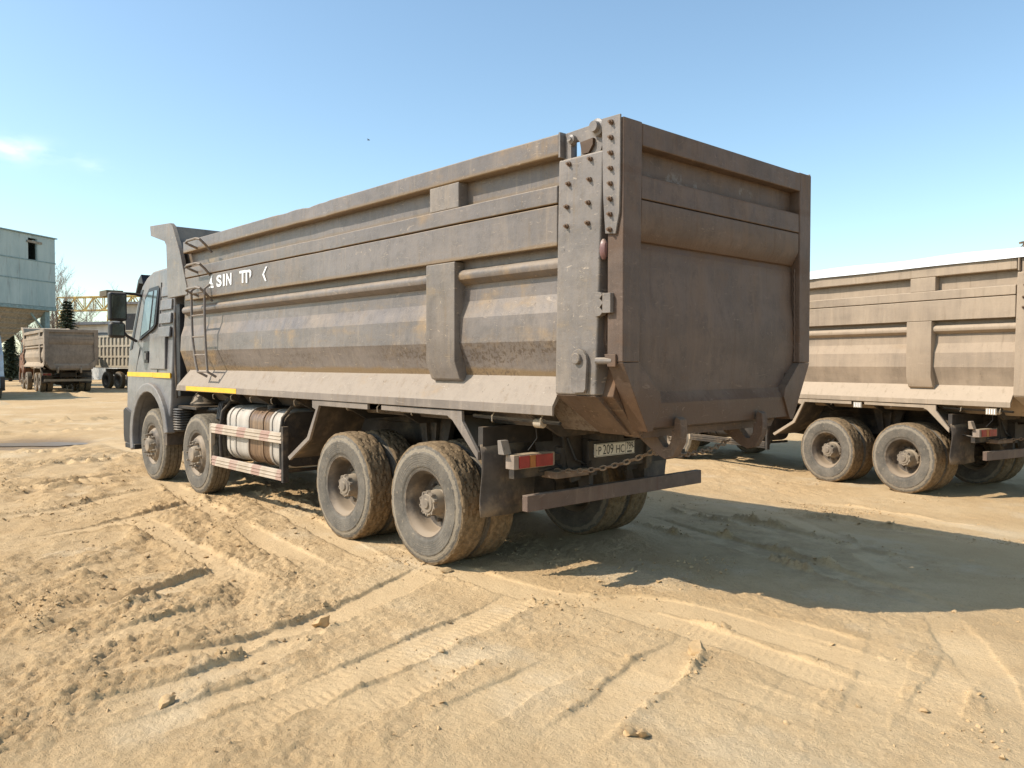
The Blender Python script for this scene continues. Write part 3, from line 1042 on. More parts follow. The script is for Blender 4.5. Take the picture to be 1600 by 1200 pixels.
def make_truck(loc, yaw, mats, lod=0, lettering=False, tarp=False, label='', cat='dump truck', group=None, cab_mat=None, plate=None):
    g = dict(M); g.update(mats)
    root = empty('dump_truck', (0, 0, 0), 0)
    tag(root, label, cat, group)
    rs = random.Random(3)

    # ---------------- tub
    half = [(0.11, 3.42), (0.11, 2.62), (0.115, 2.44), (0.105, 2.30), (0.062, 2.16), (0.05, 1.95), (0.135, 1.69), (0.16, 1.56), (0.42, 1.262)]
    outer = half + [(W - y, z) for y, z in half[::-1]]
    hin = [(0.14, 3.42), (0.14, 2.6), (0.145, 2.44), (0.135, 2.30), (0.092, 2.16), (0.08, 1.95), (0.165, 1.69), (0.19, 1.57), (0.44, 1.30)]
    inner = hin + [(W - y, z) for y, z in hin[::-1]]
    m = MB().sweep(outer + inner[::-1], frange(-5.83, 1.70, 0.35), warp=dent(0, 0.002))
    body = m.build('dump_body', g['side'], root, 0.0, smooth=8)
    low = [p for p in outer if p[1] <= 3.26]
    lowi = [p for p in inner if p[1] <= 3.26]
    cutl = [(0.11, 3.24)] + [p for p in half if p[1] < 3.2]
    o2 = cutl + [(W - y, z) for y, z in cutl[::-1]]
    cuti = [(0.14, 3.24)] + [p for p in hin if p[1] < 3.2]
    i2 = cuti + [(W - y, z) for y, z in cuti[::-1]]
    MB().sweep(o2 + i2[::-1], [1.703, 2.08]).build('tub_section', g['gatelow'], body)
    # rear rim of the tub: lip frame seen below the tailgate
    fo = [(0.12, 1.75), (0.06, 1.55), (0.37, 1.25), (W - 0.37, 1.25), (W - 0.06, 1.55), (W - 0.12, 1.75)]
    fi = [(0.20, 1.75), (0.20, 1.62), (0.46, 1.33), (W - 0.46, 1.33), (W - 0.20, 1.62), (W - 0.20, 1.75)]
    MB().prism(fo + fi[::-1], 'x', 1.98, 2.135).build('tub_lip', g['gatelow'], body, 0.008)
    # load floor inside the box and front wall
    MB().prism([(0.2, 1.55), (0.44, 1.32), (W - 0.44, 1.32), (W - 0.2, 1.55), (W - 0.16, 3.44), (0.16, 3.44)], 'x', -5.86, -5.80).build('end_wall', g['side'], body)
    for s in (0, 1):
        mir = (lambda q: q.mirrored()) if s else (lambda q: q)
        spots = ((-2.05, 3.44, 0.12, 0.02, 0.012), (-1.75, 3.38, 0.10, 0.03, 0.004), (-2.6, 3.42, 0.14, 0.018, 0.004)) if s == 0 else ()
        mir(MB().sweep([(0.0, 3.447), (0.0, 3.29), (0.028, 3.285), (0.109, 3.29), (0.20, 3.30), (0.20, 3.447)], frange(-5.56, 1.66, 0.12), warp=dent(0, 0.003, spots))).build('rim_rail', g['band'], body, 0.012)
        mir(MB().sweep([(0.0, 3.075), (0.0, 2.944), (0.109, 2.944), (0.109, 3.09)], frange(-5.50, 1.65, 0.16), warp=dent(0, 0.003, ((-1.9, 3.0, 0.12, 0.025, 0.0), (-1.55, 3.0, 0.12, 0.015, 0)) if s == 0 else ()))).build('side_band', g['band'], body, 0.010)
        mir(MB().sweep([(0.003, 2.934), (0.003, 2.634), (0.109, 2.645), (0.109, 2.934)], frange(-5.52, 1.65, 0.16), warp=dent(0, 0.003, ((-1.95, 2.8, 0.2, 0.012, 0.0),) if s == 0 else ()))).build('side_band', g['band'], body, 0.010)
        mir(MB().sweep([(0.114, 2.575), (0.055, 2.556), (0.036, 2.535), (0.030, 2.508), (0.040, 2.480), (0.114, 2.435)], frange(-5.72, 1.66, 0.5), warp=dent(0, 0.002))).build('rolled_edge', g['band'], body, 0.006)
        sk = MB().sweep([(0.15, 1.705), (0.012, 1.485), (0.0, 1.468), (0.0, 1.398), (0.02, 1.392), (0.02, 1.45), (0.15, 1.62)], frange(-5.86, 1.60, 0.16), warp=dent(0, 0.0022))
        sk.v = [(x + (z - 1.40) * 0.6 if x < -5.8 else x, y, z) for x, y, z in sk.v]
        mir(sk).build('skirt', g['skirt'], body, 0.0, smooth=14)
        mir(MB().prism([(0.0, 2.632), (0.0, 1.80), (0.055, 1.648), (0.16, 1.60), (0.16, 2.632)], 'x', 0.05, 0.45)).build('pillar', g['post'], body, 0.008)
        mir(MB().box(0.10, 0.50, 0.004, 0.112, 3.077, 3.289)).build('rail_block', g['post'], body, 0.010)
        # rear corner post with its slanted foot
        pm = MB()
        prof = [(-0.012, 3.245), (-0.012, 1.557), (0.15, 1.557), (0.15, 3.245)]
        x1 = [2.098, 2.035, 2.04, 2.10]
        x0 = [1.672, 1.640, 1.640, 1.672]
        fm = MB()
        fprof = [(-0.011, 1.555), (0.33, 1.262), (0.42, 1.262), (0.15, 1.553)]
        fx1, fx0 = [2.034, 2.062, 2.062, 2.034], [1.642, 1.78, 1.78, 1.642]
        fm.add([(fx0[i], p[0], p[1]) for i, p in enumerate(fprof)] + [(fx1[i], p[0], p[1]) for i, p in enumerate(fprof)],
               [(3, 2, 1, 0), (4, 5, 6, 7)] + [(i, (i + 1) % 4, 4 + (i + 1) % 4, 4 + i) for i in range(4)])
        mir(fm).build('post_foot', g['gatelow'], body, 0.008)
        n = len(prof)
        pm.add([(x0[i], p[0], p[1]) for i, p in enumerate(prof)] + [(x1[i], p[0], p[1]) for i, p in enumerate(prof)],
               [tuple(range(n))[::-1], tuple(range(n, 2 * n))] + [(i, (i + 1) % n, n + (i + 1) % n, n + i) for i in range(n)])
        mir(pm).build('corner_post', g['post'], body, 0.016, seg=3)
        if lod < 2:
            # head plate over the post: bar with two pivots, gaps under it
            hp = MB().prism([(1.715, 3.245), (1.715, 3.435), (2.112, 3.452), (2.112, 3.30), (2.07, 3.29), (2.05, 3.246), (1.865, 3.246), (1.865, 3.335), (1.84, 3.362), (1.795, 3.362), (1.772, 3.335), (1.772, 3.246)], 'y', 0.015, 0.055)
            mir(hp).build('hinge_plate', g['post'], body, 0.004)
            mir(MB().prism([(1.90, 3.25), (1.88, 3.335), (2.0, 3.345), (2.0, 3.30), (1.96, 3.25)], 'y', -0.01, 0.014)).build('hinge_strut', g['bolt'], body)
            mir(MB().lathe([(0.034, 0.02), (0.034, -0.018), (0.018, -0.024), (0.018, -0.034)], (1.795, 0, 3.372), 'y', 16)).build('hinge_pin', g['post'], body)
            mir(MB().lathe([(0.060, 0.02), (0.060, -0.02), (0.040, -0.026), (0.036, -0.06), (0.002, -0.06)], (2.045, 0, 3.405), 'y', 18)).build('hinge_pin', g['post'], body)
            mir(MB().box(1.69, 1.706, -0.03, 0.06, 3.262, 3.44)).build('stop_plate', g['post'], body)
            mir(MB().prism([(1.83, 1.585), (1.82, 1.80), (1.83, 1.84), (1.86, 1.872), (1.90, 1.885), (1.94, 1.872), (1.97, 1.84), (1.98, 1.80), (1.968, 1.60), (1.95, 1.578), (1.85, 1.573)], 'y', -0.042, -0.013)).build('latch_plate', g['post'], body, 0.004)
            mir(MB().lathe([(0.040, 0.0), (0.040, -0.022), (0.034, -0.028), (0.001, -0.028)], (1.895, -0.042, 1.815), 'y', 16)).build('latch_pin', g['post'], body)
            mir(MB().box(1.83, 2.02, 0.17, 0.176, 1.385, 1.395)).build('weld_seam', g['skirt'], body) if False else None
            if s == 0:
                for bx, bz in ((1.784, 3.20), (1.986, 3.199), (1.779, 3.06), (1.98, 3.059), (1.762, 2.90), (1.969, 2.90), (1.761, 2.762), (1.964, 2.76)):
                    put_bolt(body, bx, -0.012, bz)
                lm = MB().lathe([(0.03, 0.0), (0.042, 0.012), (0.042, 0.03), (0.03, 0.045), (0.005, 0.05)], (0, 0, 0), 'x', 14)
                lm.v = [(2.082 + x, -0.006 + y * 0.72, 2.565 + z * 1.7) for x, y, z in lm.v]
                lm.build('marker_lamp', g['lamp_dull'], body)
                # toothed catch
                tz = 2.10
                pts = [(2.055, tz), (2.055, tz + 0.17), (2.10, tz + 0.17), (2.118, tz + 0.15), (2.095, tz + 0.125), (2.125, tz + 0.095), (2.095, tz + 0.065), (2.125, tz + 0.035), (2.10, tz + 0.01)]
                MB().prism(pts, 'y', -0.04, 0.01).build('toothed_catch', g['post'], body, 0.003)
        # headboard post and canopy side
        hb = [(-6.18, 2.715), (-6.22, 3.50), (-6.32, 3.56), (-6.86, 3.62), (-6.86, 3.825), (-6.02, 3.765), (-5.93, 3.70), (-5.62, 3.40), (-5.30, 2.86), (-5.28, 2.72)]
        hb = [(-6.13, 2.705), (-6.17, 3.46), (-6.24, 3.53), (-6.80, 3.67), (-6.83, 3.82), (-6.02, 3.765), (-5.93, 3.715), (-5.66, 3.33), (-5.42, 2.84), (-5.40, 2.715)]
        mir(MB().prism(hb, 'y', -0.012, 0.0 - 0.001 + 0.05)).build('headboard_side', g['post'], body, 0.006)
    MB().prism([(-5.86, 2.72), (-5.80, 3.40), (-5.98, 3.72), (-6.83, 3.80), (-6.83, 3.77), (-6.02, 3.69), (-5.87, 3.40), (-5.92, 2.72)], 'y', 0.04, W - 0.04).build('headboard', g['side'], body)
    for zr, (a, b) in ((3.2, (0.05, 0.1)),):
        pass
    # yellow contour strip on the skirt lip
    if lod < 2 and lettering:
        ys = MB().sweep([(-0.004, 1.462), (-0.004, 1.402), (0.006, 1.402), (0.006, 1.462)], frange(-5.49, -3.87, 0.16), warp=dent(0, 0.0022))
        ys.build('contour_strip', g['yellow'], body)
    # ---------------- ladder
    if lod < 1:
        la = MB()
        yl = -0.075
        la.tube([(-5.06, 0.0, 2.80), (-5.08, yl, 2.74), (-5.07, yl, 2.35), (-5.05, yl, 2.1), (-4.96, yl, 1.80), (-4.88, yl, 1.665), (-4.83, 0.03, 1.60)], 0.017)
        ladder = la.build('ladder', g['band'], root)
        MB().tube([(-4.64, 0.0, 2.80), (-4.64, yl, 2.74), (-4.64, yl, 2.3), (-4.62, yl, 2.05), (-4.59, yl, 1.80), (-4.56, yl, 1.665), (-4.54, 0.03, 1.60)], 0.017).build('ladder_rail', g['band'], ladder)
        for z, xa, xb in ((2.70, -5.08, -4.64), (2.405, -5.07, -4.64), (2.125, -5.055, -4.625), (1.885, -4.985, -4.605), (1.665, -4.88, -4.56)):
            MB().tube([(xa, yl, z), (xb, yl, z)], 0.012, 6).build('rung', g['band'], ladder)
        for z in (2.745, 3.055, 3.375):
            MB().tube([(-5.05, 0.02, z - 0.075), (-5.06, -0.10, z - 0.03), (-5.10, -0.14, z + 0.0), (-5.02, -0.15, z + 0.012), (-4.72, -0.15, z + 0.012), (-4.65, -0.13, z), (-4.65, -0.06, z - 0.06), (-4.65, 0.03, z - 0.16)], 0.017).build('grab_handle', g['band'], ladder)
    # ---------------- lettering left on the lower band
    if lettering:
        def put_text(sv, x, z, size, sx, parts=None):
            vs, fs = sv
            mm = MB().add([(x + a, -0.0042 + dentf(x + a, b + z), z + b) for a, b in vs], fs)
            return mm.build('letter', g['text'], body, fix=False)

        def dentf(x, z):
            return 0.003 + 0.003 * (math.sin(x * 2.1 + z * 3.0) + 0.6 * math.sin(x * 5.3 + 1.3 + z * 7)) - 0.002
        for ch, xa, xb in (('S', -4.42, -4.263), ('I', -4.222, -4.172), ('N', -4.127, -3.975), ('T', -3.75, -3.575)):
            vs, fs = text_mesh(ch, 0.2, 0.006, 1.0)
            mnx, mxx = min(v[0] for v in vs), max(v[0] for v in vs)
            mny, mxy = min(v[1] for v in vs), max(v[1] for v in vs)
            vs = [((v[0] - mnx) / (mxx - mnx) * (xb - xa), (v[1] - mny) / (mxy - mny) * 0.15) for v in vs]
            put_text((vs, fs), xa, 2.748, 0.2, 1)
        # R worn down to a stem and a bowl
        x, zl = -3.565, 2.742
        MB().add([(x + a, -0.004, zl + b) for a, b in ((0, 0), (0.042, 0), (0.042, 0.11), (0.042, 0.15), (0, 0.15))], [(0, 1, 2, 3, 4)]).build('letter', g['text'], body, fix=False)
        MB().add([(x + a, -0.004, zl + b) for a, b in ((0.05, 0.15), (0.115, 0.15), (0.15, 0.128), (0.15, 0.085), (0.11, 0.045), (0.104, 0.08), (0.104, 0.118), (0.05, 0.122))], [(0, 1, 2, 7), (2, 3, 6, 7), (3, 4, 5, 6)]).build('letter', g['text'], body, fix=False)
        # shreds of K and of the emblem
        xk = -3.13
        MB().add([(xk + a, -0.004, 2.735 + b) for a, b in ((0.095, 0.155), (0.135, 0.155), (0.052, 0.075), (0.115, -0.01), (0.078, -0.01), (0.008, 0.07))], [(0, 5, 2, 1), (5, 4, 3, 2)]).build('letter', g['text'], body, fix=False)
        xe = -4.665
        MB().add([(xe + a, -0.004, 2.76 + b) for a, b in ((0.0, 0.04), (0.075, 0.15), (0.12, 0.15), (0.085, 0.09), (0.10, 0.05), (0.145, 0.03), (0.0, 0.028), (0.145, 0.014), (0.145, -0.014), (0.0, -0.004))],
                 [(0, 3, 2, 1), (0, 5, 4, 3), (9, 8, 7, 6)]).build('emblem', g['text'], body, fix=False)
    # ---------------- tailgate
    out = [(-0.014, 3.43), (W + 0.014, 3.43), (W + 0.014, 1.80), (W - 0.30, 1.305), (0.30, 1.305), (-0.014, 1.80)]
    # back sheet with bulged profile swept across the truck
    zx = [(3.30, 2.185), (3.06, 2.185), (3.0, 2.185), (2.66, 2.185), (2.58, 2.205), (2.30, 2.205), (2.15, 2.225), (1.95, 2.230), (1.70, 2.21), (1.58, 2.21), (1.50, 2.262), (1.33, 2.262)]
    tm = MB()
    prof = [(2.142, 3.40)] + [(2.142, 1.33)]
    ring = [(x, z) for z, x in zx] + [(2.142, 1.33), (2.142, 3.30)]
    tm.prism(ring, 'y', 0.30, W - 0.30)
    side_ring = [(x, z) for z, x in zx if z >= 1.70] + [(2.142, 1.70), (2.142, 3.30)]
    tm.prism(side_ring, 'y', 0.05, 0.3)
    tm.prism(side_ring, 'y', W - 0.3, W - 0.05)
    gate = tm.build('tailgate', g['gate'], root, 0.0, smooth=8)
    MB().box(2.138, 2.282, 0.185, W - 0.185, 3.268, 3.425).build('gate_rail', g['gate'], gate, 0.010)
    MB().prism([(2.168, 3.08), (2.272, 3.074), (2.276, 2.912), (2.168, 2.912)], 'y', 0.185, W - 0.185).build('gate_band', g['gate'], gate, 0.008)
    MB().prism([(2.168, 2.906), (2.274, 2.906), (2.274, 2.745), (2.214, 2.63), (2.168, 2.63)], 'y', 0.185, W - 0.185).build('gate_band', g['gate'], gate, 0.010)
    for s in (0, 1):
        mir = (lambda q: q.mirrored()) if s else (lambda q: q)
        mir(MB().prism([(-0.012, 3.432), (0.188, 3.432), (0.166, 1.79), (-0.012, 1.79)], 'x', 2.140, 2.280)).build('gate_stile', g['gate'], gate, 0.010)
        mir(MB().prism([(-0.012, 1.788), (0.166, 1.788), (0.40, 1.575), (0.42, 1.50), (0.315, 1.305), (0.262, 1.305)], 'x', 2.142, 2.2795)).build('gate_foot', g['gate'], gate, 0.004)
        if lod < 1:
            wb_ = []
            for i in range(40):
                t = i / 39.0
                wb_.append((2.236 if t > 0.02 else 2.23, 0.188 - 0.02 * t + 0.002 * math.sin(i * 2.1), 2.60 - 0.80 * t))
            mir(MB().tube([(2.236 + 0.004 * math.sin(i * 1.7), p[1] + 0.004, p[2]) for i, p in enumerate(wb_)], [0.007 + 0.003 * (i % 2) for i in range(40)], 5)).build('weld_bead', g['gatelow'], gate)
        # bolted side strip of the upper hinge
        st = MB().prism([(2.10, 3.448), (2.262, 3.448), (2.262, 3.05), (2.258, 2.80), (2.225, 2.655), (2.135, 2.665), (2.115, 2.9)], 'y', -0.030, -0.014)
        sp = mir(st).build('hinge_strip', g['skirt'] if False else g['post'], gate, 0.003)
        if lod < 2 and s == 0:
            for i in range(8):
                put_bolt(gate, 2.190 - 0.010 * i / 7.0, -0.030, 3.405 - i * 0.1025)
        if lod < 2:
            # toothed catch half, pin and guide on the gate side
            mir(MB().box(2.128, 2.20, -0.05, -0.013, 2.125, 2.26)).build('catch_block', g['post'], gate, 0.003)
            mir(MB().tube([(2.06, -0.03, 1.80), (2.19, -0.01, 1.80)], 0.024, 10)).build('gate_pin', g['post'], gate)
            mir(MB().prism([(2.13, 1.845), (2.23, 1.845), (2.23, 1.76), (2.16, 1.76)], 'y', -0.03, -0.013)).build('pin_bracket', g['gatelow'], gate, 0.003)
        # forged hook under the gate
        yh = 0.60 if s == 0 else 0.83
        hk = MB()
        hk.prism([(2.283, 1.375), (2.30, 1.40), (2.335, 1.38), (2.345, 1.30), (2.335, 1.21), (2.27, 1.105), (2.20, 1.085), (2.12, 1.12), (1.95, 1.235), (1.95, 1.30), (2.10, 1.30), (2.13, 1.245), (2.19, 1.175), (2.225, 1.175), (2.255, 1.225), (2.262, 1.30), (2.283, 1.30)], 'y', yh - 0.04, yh + 0.04)
        mir(hk).build('gate_hook', g['gatelow'], gate, 0.006)
    MB().prism([(2.05, 1.245), (2.14, 1.245), (2.14, 1.30), (2.05, 1.30)], 'y', 0.38, W - 0.38).build('sill_bar', g['gatelow'], gate)
    # ---------------- chassis
    ch = MB()
    for yy in (0.86, 1.60):
        ch.prism([(yy, 0.84), (yy + 0.07, 0.84), (yy + 0.07, 1.14), (yy, 1.14)], 'x', -8.0, 1.22)
        ch.prism([(yy - 0.01, 1.145), (yy + 0.08, 1.145), (yy + 0.08, 1.262), (yy - 0.01, 1.262)], 'x', -5.8, 1.5)
    chassis = ch.build('chassis_frame', g['under'], root)
    for x in (1.15, 0.35, -0.7, -1.9, -3.0, -4.2, -5.6):
        MB().box(x - 0.04, x + 0.04, 0.93, 1.60, 0.88, 1.10).build('cross_member', g['under'], chassis)
    for x in (0.0, -1.4):
        ax = MB().tube([(x, 0.30, 0.55), (x, 0.95, 0.56), (x, 1.08, 0.56), (x, 1.45, 0.56), (x, 1.58, 0.56), (x, 2.23, 0.55)], [0.09, 0.10, 0.20, 0.20, 0.10, 0.09], 12)
        ax.build('axle', g['under'], chassis)
    for x in (-5.24, -6.98):
        MB().tube([(x, 0.3, 0.5), (x, 0.7, 0.44), (x, 1.83, 0.44), (x, 2.23, 0.5)], 0.06, 8).build('axle', g['under'], chassis)
    for yy in (0.74, 1.70):
        ls = MB()
        for i in range(8):
            L = 0.98 - i * 0.10
            ls.prism([(-0.7 - L, 0.74 + i * 0.022 - 0.0), (-0.7, 0.83 + i * 0.022), (-0.7 + L, 0.74 + i * 0.022), (-0.7 + L, 0.758 + i * 0.022), (-0.7, 0.848 + i * 0.022), (-0.7 - L, 0.758 + i * 0.022)], 'y', yy, yy + 0.09)
        ls.build('leaf_spring', g['under'], chassis)
        for xc in (-5.24, -6.98):
            ls = MB()
            for i in range(5):
                L = 0.78 - i * 0.12
                ls.prism([(xc - L, 0.70 - i * 0.018), (xc, 0.58 - i * 0.018), (xc + L, 0.70 - i * 0.018), (xc + L, 0.685 - i * 0.018), (xc, 0.565 - i * 0.018), (xc - L, 0.685 - i * 0.018)], 'y', yy, yy + 0.08)
            ls.build('leaf_spring', g['under'], chassis)
    if lod < 2:
        for s in (0, 1):
            mir = (lambda q: q.mirrored()) if s else (lambda q: q)
            # spring trunnion bracket with ribs, seen between the wheels
            mir(MB().prism([(-0.98, 1.24), (-0.42, 1.24), (-0.54, 0.86), (-0.86, 0.86)], 'y', 0.66, 0.72)).build('spring_bracket', g['under'], chassis)
            for x in (-0.80, -0.62):
                mir(MB().bar((x, 0.64, 1.24), (x * 0.6 - 0.28, 0.64, 0.88), 0.05, 0.03)).build('bracket_rib', g['under'], chassis)
            # body bearers under the skirt
            for x in frange(-5.4, 1.3, 0.96):
                mir(MB().prism([(0.03, 1.41), (0.19, 1.60), (0.42, 1.262), (0.85, 1.262), (0.85, 1.20), (0.40, 1.20), (0.05, 1.39)], 'x', x - 0.02, x + 0.02)).build('bearer', g['under'], chassis)
        MB().tube([(-4.9, 1.265, 0.75), (-3.0, 1.265, 0.70), (-1.6, 1.265, 0.62), (0.0, 1.265, 0.58)], 0.06, 10).build('drive_shaft', g['under'], chassis)
        MB().box(-7.6, -6.0, 0.95, 1.58, 0.55, 1.25).build('engine_block', g['under'], chassis)
        MB().box(-5.9, -4.95, 1.0, 1.53, 0.62, 1.1).build('gearbox', g['under'], chassis)
    # ---------------- wheels
    zc = 0.538
    for s in (1, -1):
        for i, x in enumerate((0.0, -1.4)):
            yo = 0.0 if s > 0 else W
            put_wheel(root, x, yo, zc, s, False, False, 0.4 + i * 1.3)
            put_wheel(root, x, yo + s * 0.635, zc, s, False, True, 1.0 + i)
        for i, x in enumerate((-5.24, -6.98)):
            yo = 0.03 if s > 0 else W - 0.03
            put_wheel(root, x, yo, zc, s, True, False, 0.3 + i)
    # ---------------- mudguards and flaps
    for s in (0, 1):
        mir = (lambda q: q.mirrored()) if s else (lambda q: q)

        def sheet(pl, y0, y1, t=0.008):
            return MB().prism(pl + [(a, b - t) for a, b in pl[::-1]], 'y', y0, y1)
        mir(sheet([(-2.58, 0.72), (-2.30, 0.86), (-2.13, 0.99), (-1.93, 1.315), (-1.90, 1.335), (-0.93, 1.335)], 0.05, 0.68)).build('mudguard', g['guard'], root)
        mir(MB().prism([(-2.56, 0.735), (-2.12, 0.985), (-1.93, 1.29), (-2.0, 1.31), (-2.0, 1.388), (-0.92, 1.388), (-0.92, 1.335), (-1.86, 1.335), (-2.07, 0.96), (-2.52, 0.70)], 'y', 0.015, 0.045)).build('mudguard_edge', g['skirt'], root, 0.003)
        mir(sheet([(-0.67, 1.335), (0.38, 1.335), (0.55, 1.20), (0.74, 1.02)], 0.05, 0.68)).build('mudguard', g['guard'], root)
        mir(MB().prism([(-0.68, 1.385), (0.525, 1.385), (0.53, 1.30), (0.735, 1.055), (0.735, 0.99), (0.40, 1.30), (0.33, 1.335), (-0.68, 1.340)], 'y', 0.015, 0.045)).build('mudguard_edge', g['skirt'], root, 0.003)
        fl = MB()
        rows = []
        for i in range(9):
            z = 1.12 - i * 0.075
            xx = 0.755 + 0.02 * math.sin(i * 0.7) + 0.002 * i
            rows.append((xx, z))
        vs, fs = [], []
        for xx, z in rows:
            vs += [(xx, 0.03, z), (xx + 0.006, 0.34, z - 0.01), (xx, 0.64, z + 0.004)]
        for i in range(8):
            for j in range(2):
                a = i * 3 + j
                fs.append((a, a + 1, a + 4, a + 3))
        fl.add(vs, fs)
        fo_ = mir(fl).build('mud_flap', g['guard'], root)
        sm = fo_.modifiers.new('thickness', 'SOLIDIFY'); sm.thickness = 0.01
        mir(MB().box(0.70, 0.76, 0.05, 0.86, 1.10, 1.26)).build('flap_bracket', g['under'], root)
    # ---------------- rear bumper, lights, plate, chain
    bm = MB().sweep([(0.0, 0.628), (0.0, 0.752), (0.06, 0.752), (0.06, 0.628)], [0])
    bm = MB().box(1.19, 1.252, 0.086, 2.41, 0.625, 0.752)
    bum = bm.build('rear_bumper', g['bumper'], root, 0.005)
    for yy in (0.86, 1.60):
        MB().prism([(0.95, 1.10), (1.18, 1.10), (1.188, 0.63), (1.10, 0.63)], 'y', yy + 0.01, yy + 0.06).build('bumper_bracket', g['under'], bum)
    MB().box(1.0, 1.06, 0.12, 2.41, 0.86, 0.94).build('light_bar', g['under'], bum)
    for s in (0, 1):
        mir = (lambda q: q.mirrored()) if s else (lambda q: q)
        if s:
            continue
        h = mir(MB().box(1.09, 1.19, 0.0, 0.45, 0.955, 1.068)).build('tail_light', g['lamp_house'], root, 0.006)
        for (ya, yb, mm_) in ((0.05, 0.16, 'lamp_red'), (0.165, 0.225, 'lamp_amber'), (0.23, 0.42, 'lamp_red')):
            mir(MB().box(1.188, 1.202, ya, yb, 0.962, 1.06)).build('lens', g[mm_], h, 0.004)
        mir(MB().box(1.05, 1.10, 0.06, 0.60, 0.98, 1.03)).build('lamp_bracket', g['under'], h)
        mir(MB().prism([(1.06, 1.07), (1.05, 1.18), (1.09, 1.18), (1.13, 1.07)], 'y', -0.05, 0.03)).build('lamp_guard', g['post'], h, 0.004)
        mir(MB().lathe([(0.036, -0.04), (0.036, 0.04), (0.03, 0.046), (0.002, 0.046)], (1.38, 0.09, 1.325), 'x', 12)).build('marker_lamp', g['lamp_white'], root)
        if lod < 1:
            for i, x in enumerate(frange(-5.2, 1.45, 0.55)):
                mir(MB().tube([(x, 0.06, 1.40), (x + 0.01, 0.02, 1.36), (x, 0.03, 1.32), (x - 0.03, 0.06, 1.31)], 0.006, 5)).build('tarp_hook', g['lamp_white'], root)
            mir(MB().tube([(0.6, 0.09, 1.345), (1.6, 0.09, 1.335)], 0.016, 6)).build('air_pipe', g['under'], root)
    if plate and lod < 2:
        pt = MB().box(1.245, 1.261, 0.86, 1.38, 0.994, 1.106).build('number_plate', g['plate'], root, 0.003)
        for txt, y0, z0, sz, sx in ((plate[0], 0.892, 1.012, 0.100, 0.86), (plate[1], 0.952, 1.012, 0.118, 0.80), (plate[2], 1.122, 1.012, 0.100, 0.82), (plate[3], 1.262, 1.034, 0.088, 0.72)):
            vs, fs = text_mesh(txt, sz, 0.0, sx)
            MB().add([(1.2634, y0 + a, z0 + b) for a, b in vs], fs).build('plate_characters', g['ink'], pt, fix=False)
        fr_ = MB()
        for (ya, yb, za, zb) in ((0.866, 1.374, 1.098, 1.101), (0.866, 1.374, 0.999, 1.002), (0.866, 0.869, 1.0, 1.10), (1.371, 1.374, 1.0, 1.10), (1.250, 1.253, 1.0, 1.10)):
            fr_.box(1.2615, 1.2628, ya, yb, za, zb)
        for yy in (0.878, 1.362):
            fr_.box(1.2615, 1.264, yy - 0.004, yy + 0.004, 1.046, 1.056)
        fr_.box(1.2615, 1.2625, 1.275, 1.34, 1.008, 1.022)
        fr_.build('plate_border', g['ink'], pt, fix=False)
        MB().box(1.224, 1.243, 0.80, 1.42, 0.97, 1.13).build('plate_holder', g['under'], pt)
    if lod < 1:
        MB().prism([(0.60, 1.24), (0.84, 1.24), (0.84, 0.80), (0.72, 0.78), (0.66, 0.95)], 'x', 1.10, 1.125).build('tail_bracket', g['under'], root, 0.004)
        MB().prism([(1.44, 1.24), (1.80, 1.24), (1.74, 0.95), (1.58, 0.82), (1.44, 0.82)], 'x', 1.10, 1.125).build('tail_bracket', g['under'], root, 0.004)
        MB().tube([(0.62, 0.30, 0.98), (0.85, 0.28, 0.94), (1.06, 0.40, 0.90), (1.10, 0.62, 0.93)], 0.014, 6).build('hose', g['black'], root)
        MB().tube([(1.13, 0.66, 1.16), (1.17, 0.72, 0.98), (1.15, 0.92, 0.90), (1.14, 1.2, 0.93), (1.14, 1.5, 1.05)], 0.011, 6).build('hose', g['black'], root)
        MB().tube([(1.30, 0.12, 1.33), (1.28, 0.16, 1.20), (1.20, 0.14, 1.10)], 0.004, 5).build('cable', g['black'], root)
        MB().tube([(1.06, 0.66, 1.08), (1.06, 0.66, 0.86)], 0.055, 12).build('air_cylinder', g['under'], root)
        # safety chain hanging from the hooks to the frame
        def chain(p0, p1, sag, n):
            cm = MB()
            for i in range(n):
                def pos(t):
                    q = Vector(p0).lerp(Vector(p1), t)
                    q.z -= sag * 4 * t * (1 - t)
                    return q
                a, b = pos(i / n), pos((i + 1) / n)
                mid = (a + b) / 2; d = (b - a); L = d.length * 0.86; d.normalize()
                s_ = d.cross(Vector((0, 0, 1))).normalized()
                u_ = s_.cross(d)
                ax_ = (s_ * 0.9 + u_ * 0.3) if i % 2 else (u_ * 0.9 - s_ * 0.3)
                pts = []
                for kk_ in range(10):
                    an = 2 * math.pi * kk_ / 10
                    pts.append(mid + d * math.cos(an) * L * 0.72 + ax_ * math.sin(an) * L * 0.40)
                cm.tube(pts, L * 0.15, 5, closed=True)
            return cm
        chain((1.12, 0.52, 0.90), (2.02, 0.83, 1.16), 0.07, 19).build('chain', g['chain'], root)
        chain((2.05, 0.62, 1.12), (2.02, 1.68, 1.14), 0.06, 20).build('chain', g['chain'], root)
        MB().box(1.02, 1.20, 0.46, 0.86, 0.84, 0.90).build('tow_eye', g['chain'], root, 0.01)
    # ---------------- fuel tank with its red and white guard
    if lod < 2:
        def rrect(y0, y1, z0, z1, r, n=5):
            pts = []
            for cx, cz, a0 in ((y1 - r, z1 - r, 0), (y0 + r, z1 - r, 90), (y0 + r, z0 + r, 180), (y1 - r, z0 + r, 270)):
                for i in range(n + 1):
                    a = R_(a0 + 90 * i / n)
                    pts.append((cx + r * math.cos(a), cz + r * math.sin(a)))
            return pts
        tank = MB().prism(rrect(0.10, 0.78, 0.56, 1.225, 0.16), 'x', -4.40, -2.86).build('fuel_tank', g['tank_stained'], root, 0.02)
